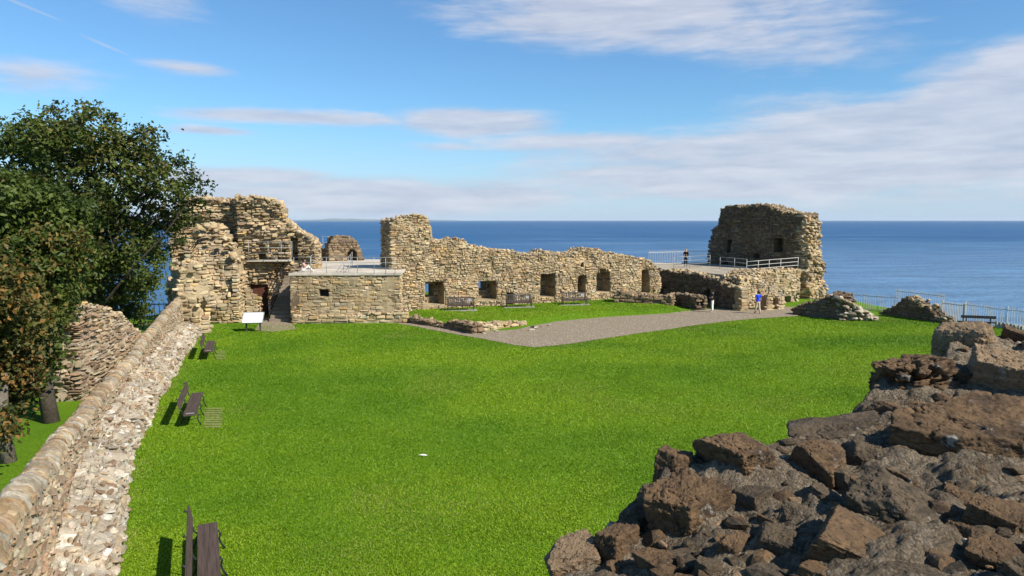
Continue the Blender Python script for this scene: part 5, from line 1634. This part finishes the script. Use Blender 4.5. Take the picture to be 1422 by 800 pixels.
    for nm, mt, cnt, lo_, hi_ in (('rubble', 'rock_grey', 110, .03, .11), ('rubble', 'rock_brown', 90, .03, .11), ('pebble', 'rubble', 110, .006, .026)):
        P, Rr = [], []
        while len(P) < cnt:
            px, py = r.uniform(740, 1500), r.uniform(450, 830)
            p = surf_hit(px, py)
            if not inside(np.array([p[:2]]), crest_poly)[0]: continue
            Rr.append(lo_ + (hi_ - lo_) * r.random() ** 2.2); P.append(p + np.array([0, 0, Rr[-1] * r.uniform(-.6, -.1) + .035]))
        mb = MB(); blobs(mb, np.array(P) - L, Rr, 'grey', (.5, .95)); mb.build(nm, M[mt], root)['kind'] = 'stuff'
    tag(root, 'near broken wall top of big dark brown stones in mortar at the lower right', 'wall')
near_wall()

# ------------------------------------------------------------------ light, sky, camera
sun = bpy.data.lights.new('sun', 'SUN'); sun.energy = 5.0; sun.angle = math.radians(.5); sun.color = (1, .95, .86)
so = bpy.data.objects.new('sun', sun); COL.objects.link(so)
sd = Vector((math.sin(SAZ) * math.cos(SEL), math.cos(SAZ) * math.cos(SEL), math.sin(SEL)))
so.rotation_euler = sd.to_track_quat('Z', 'Y').to_euler(); so.location = (20, -10, 40)

w = bpy.data.worlds.new('World'); scn.world = w; w.use_nodes = True
nt = w.node_tree; bg = nt.nodes['Background']
sky = nt.nodes.new('ShaderNodeTexSky'); sky.sky_type = 'NISHITA'; sky.sun_disc = False
sky.sun_elevation = SEL; sky.sun_rotation = SAZ; sky.altitude = 20; sky.air_density = 1.0; sky.dust_density = .25; sky.ozone_density = 3.0
co = nt.nodes.new('ShaderNodeTexCoord').outputs['Generated']
sp = nt.nodes.new('ShaderNodeSeparateXYZ'); nt.links.new(co, sp.inputs[0])
X_, Y_, Z_ = sp.outputs
az = mathn(nt, 'ARCTAN2', X_, Y_)
el = mathn(nt, 'ARCSINE', Z_)
# degrees-like units: 1000 per radian, so they read like photograph pixels near the middle
u = mathn(nt, 'MULTIPLY', az, 1000.); v = mathn(nt, 'MULTIPLY', el, 1000.)
cmb = nt.nodes.new('ShaderNodeCombineXYZ'); nt.links.new(mathn(nt, 'MULTIPLY', u, .0042), cmb.inputs[0]); nt.links.new(mathn(nt, 'MULTIPLY', v, .015), cmb.inputs[1])
cvec = cmb.outputs[0]
nA = noise(nt, cvec, 1., 7, .58, .35)
cmb2 = nt.nodes.new('ShaderNodeCombineXYZ'); nt.links.new(mathn(nt, 'MULTIPLY', u, .009), cmb2.inputs[0]); nt.links.new(mathn(nt, 'MULTIPLY', v, .06), cmb2.inputs[1]); cmb2.inputs[2].default_value = 4.
nB = noise(nt, cmb2.outputs[0], 1., 6, .6, .2)
def blob(px, py, rx, ry, gain=1., rot=0.):
    u0 = math.atan((px - CX) / F) * 1000; v0 = math.atan((306 - py) / F) * 1000
    du = mathn(nt, 'SUBTRACT', u, u0); dv = mathn(nt, 'SUBTRACT', v, v0)
    if rot:
        c, s = math.cos(rot), math.sin(rot)
        d1 = mathn(nt, 'ADD', mathn(nt, 'MULTIPLY', du, c), mathn(nt, 'MULTIPLY', dv, s)); d2 = mathn(nt, 'SUBTRACT', mathn(nt, 'MULTIPLY', dv, c), mathn(nt, 'MULTIPLY', du, s)); du, dv = d1, d2
    e = mathn(nt, 'SQRT', mathn(nt, 'ADD', mathn(nt, 'POWER', mathn(nt, 'ABSOLUTE', mathn(nt, 'DIVIDE', du, rx)), 2.), mathn(nt, 'POWER', mathn(nt, 'ABSOLUTE', mathn(nt, 'DIVIDE', dv, ry)), 2.)))
    return mathn(nt, 'MULTIPLY', mathn(nt, 'SUBTRACT', 1., e), gain)
CL = [(1160, 238, 430, 52, 1.35), (950, 250, 340, 40, .8), (330, 250, 160, 16, .8), (830, 200, 210, 18, .9), (1320, 215, 380, 75, 1.5), (1420, 150, 210, 62, 1.5, .25), (1010, 212, 300, 36, 1.2), (860, 28, 270, 64, 1.1, -.05), (660, 173, 150, 26, 1.1), (420, 172, 250, 13, .9), (300, 193, 75, 8, .8), (262, 118, 60, 11, .7), (620, 206, 90, 9, .5), (850, 243, 170, 12, .7), (560, 275, 360, 34, 1.1), (1000, 268, 320, 18, .8), (215, 25, 70, 34, .5), (15, 5, 60, 18, .9), (60, 138, 110, 26, .5), (1150, 60, 300, 50, .35), (1300, 275, 330, 22, .5), (900, 225, 200, 16, .6)]
acc = None
for c in CL:
    e = blob(*c[:5], rot=c[5] if len(c) > 5 else 0)
    acc = e if acc is None else mathn(nt, 'MAXIMUM', acc, e)
den = mathn(nt, 'ADD', acc, mathn(nt, 'MULTIPLY', mathn(nt, 'SUBTRACT', nA, .5), 1.7))
den = mathn(nt, 'ADD', den, mathn(nt, 'MULTIPLY', mathn(nt, 'SUBTRACT', nB, .5), .55))
mask = remap(nt, den, -.05, .62, 0, 1)
nt.nodes[-1].interpolation_type = 'SMOOTHSTEP'
mask = mathn(nt, 'MULTIPLY', mask, .86)
# thin contrails
for (ax_, ay_, bx, by) in [(-10, 46, 90, 78), (128, 88, 190, 110)]:
    mx_, my_ = (ax_ + bx) / 2, (ay_ + by) / 2
    t = blob(mx_, my_, 60 if bx < 120 else 34, 2.2, 1., -math.atan2(by - ay_, bx - ax_))
    mask = mathn(nt, 'MAXIMUM', mask, remap(nt, t, 0, .6, 0, .35))
# low haze over the horizon
hz = mathn(nt, 'MULTIPLY', remap(nt, v, 0, 130, .68, 0), 1.)
lit = remap(nt, nB, .3, .7, 0, 1)
ccol = mixc(nt, lit, (4.0, 4.5, 5.7), (6.0, 6.2, 6.9))
tint = mixc(nt, 1., sky.outputs[0], (.72, 1.05, 1.25), 'MULTIPLY')
skyc = mixc(nt, hz, tint, (4.2, 5.2, 7.2))
out = mixc(nt, mask, skyc, ccol)
nt.links.new(out, bg.inputs['Color']); bg.inputs['Strength'].default_value = .085

cam = bpy.data.cameras.new('camera'); cam.sensor_width = 36; cam.lens = 36 * F / 1422; cam.clip_end = 120000; cam.clip_start = .05
cobj = bpy.data.objects.new('camera', cam); COL.objects.link(cobj)
cobj.location = (0, 0, H); cobj.rotation_euler = (math.pi / 2 - PITCH, 0, 0)
scn.camera = cobj
vs = scn.view_settings
vs.view_transform = 'Standard'; vs.look = 'None'; vs.exposure = 0.52; vs.gamma = 1; vs.use_curve_mapping = False
scn.cycles.use_denoising = True
scn.cycles.max_bounces = 6; scn.cycles.diffuse_bounces = 2; scn.cycles.transparent_max_bounces = 6
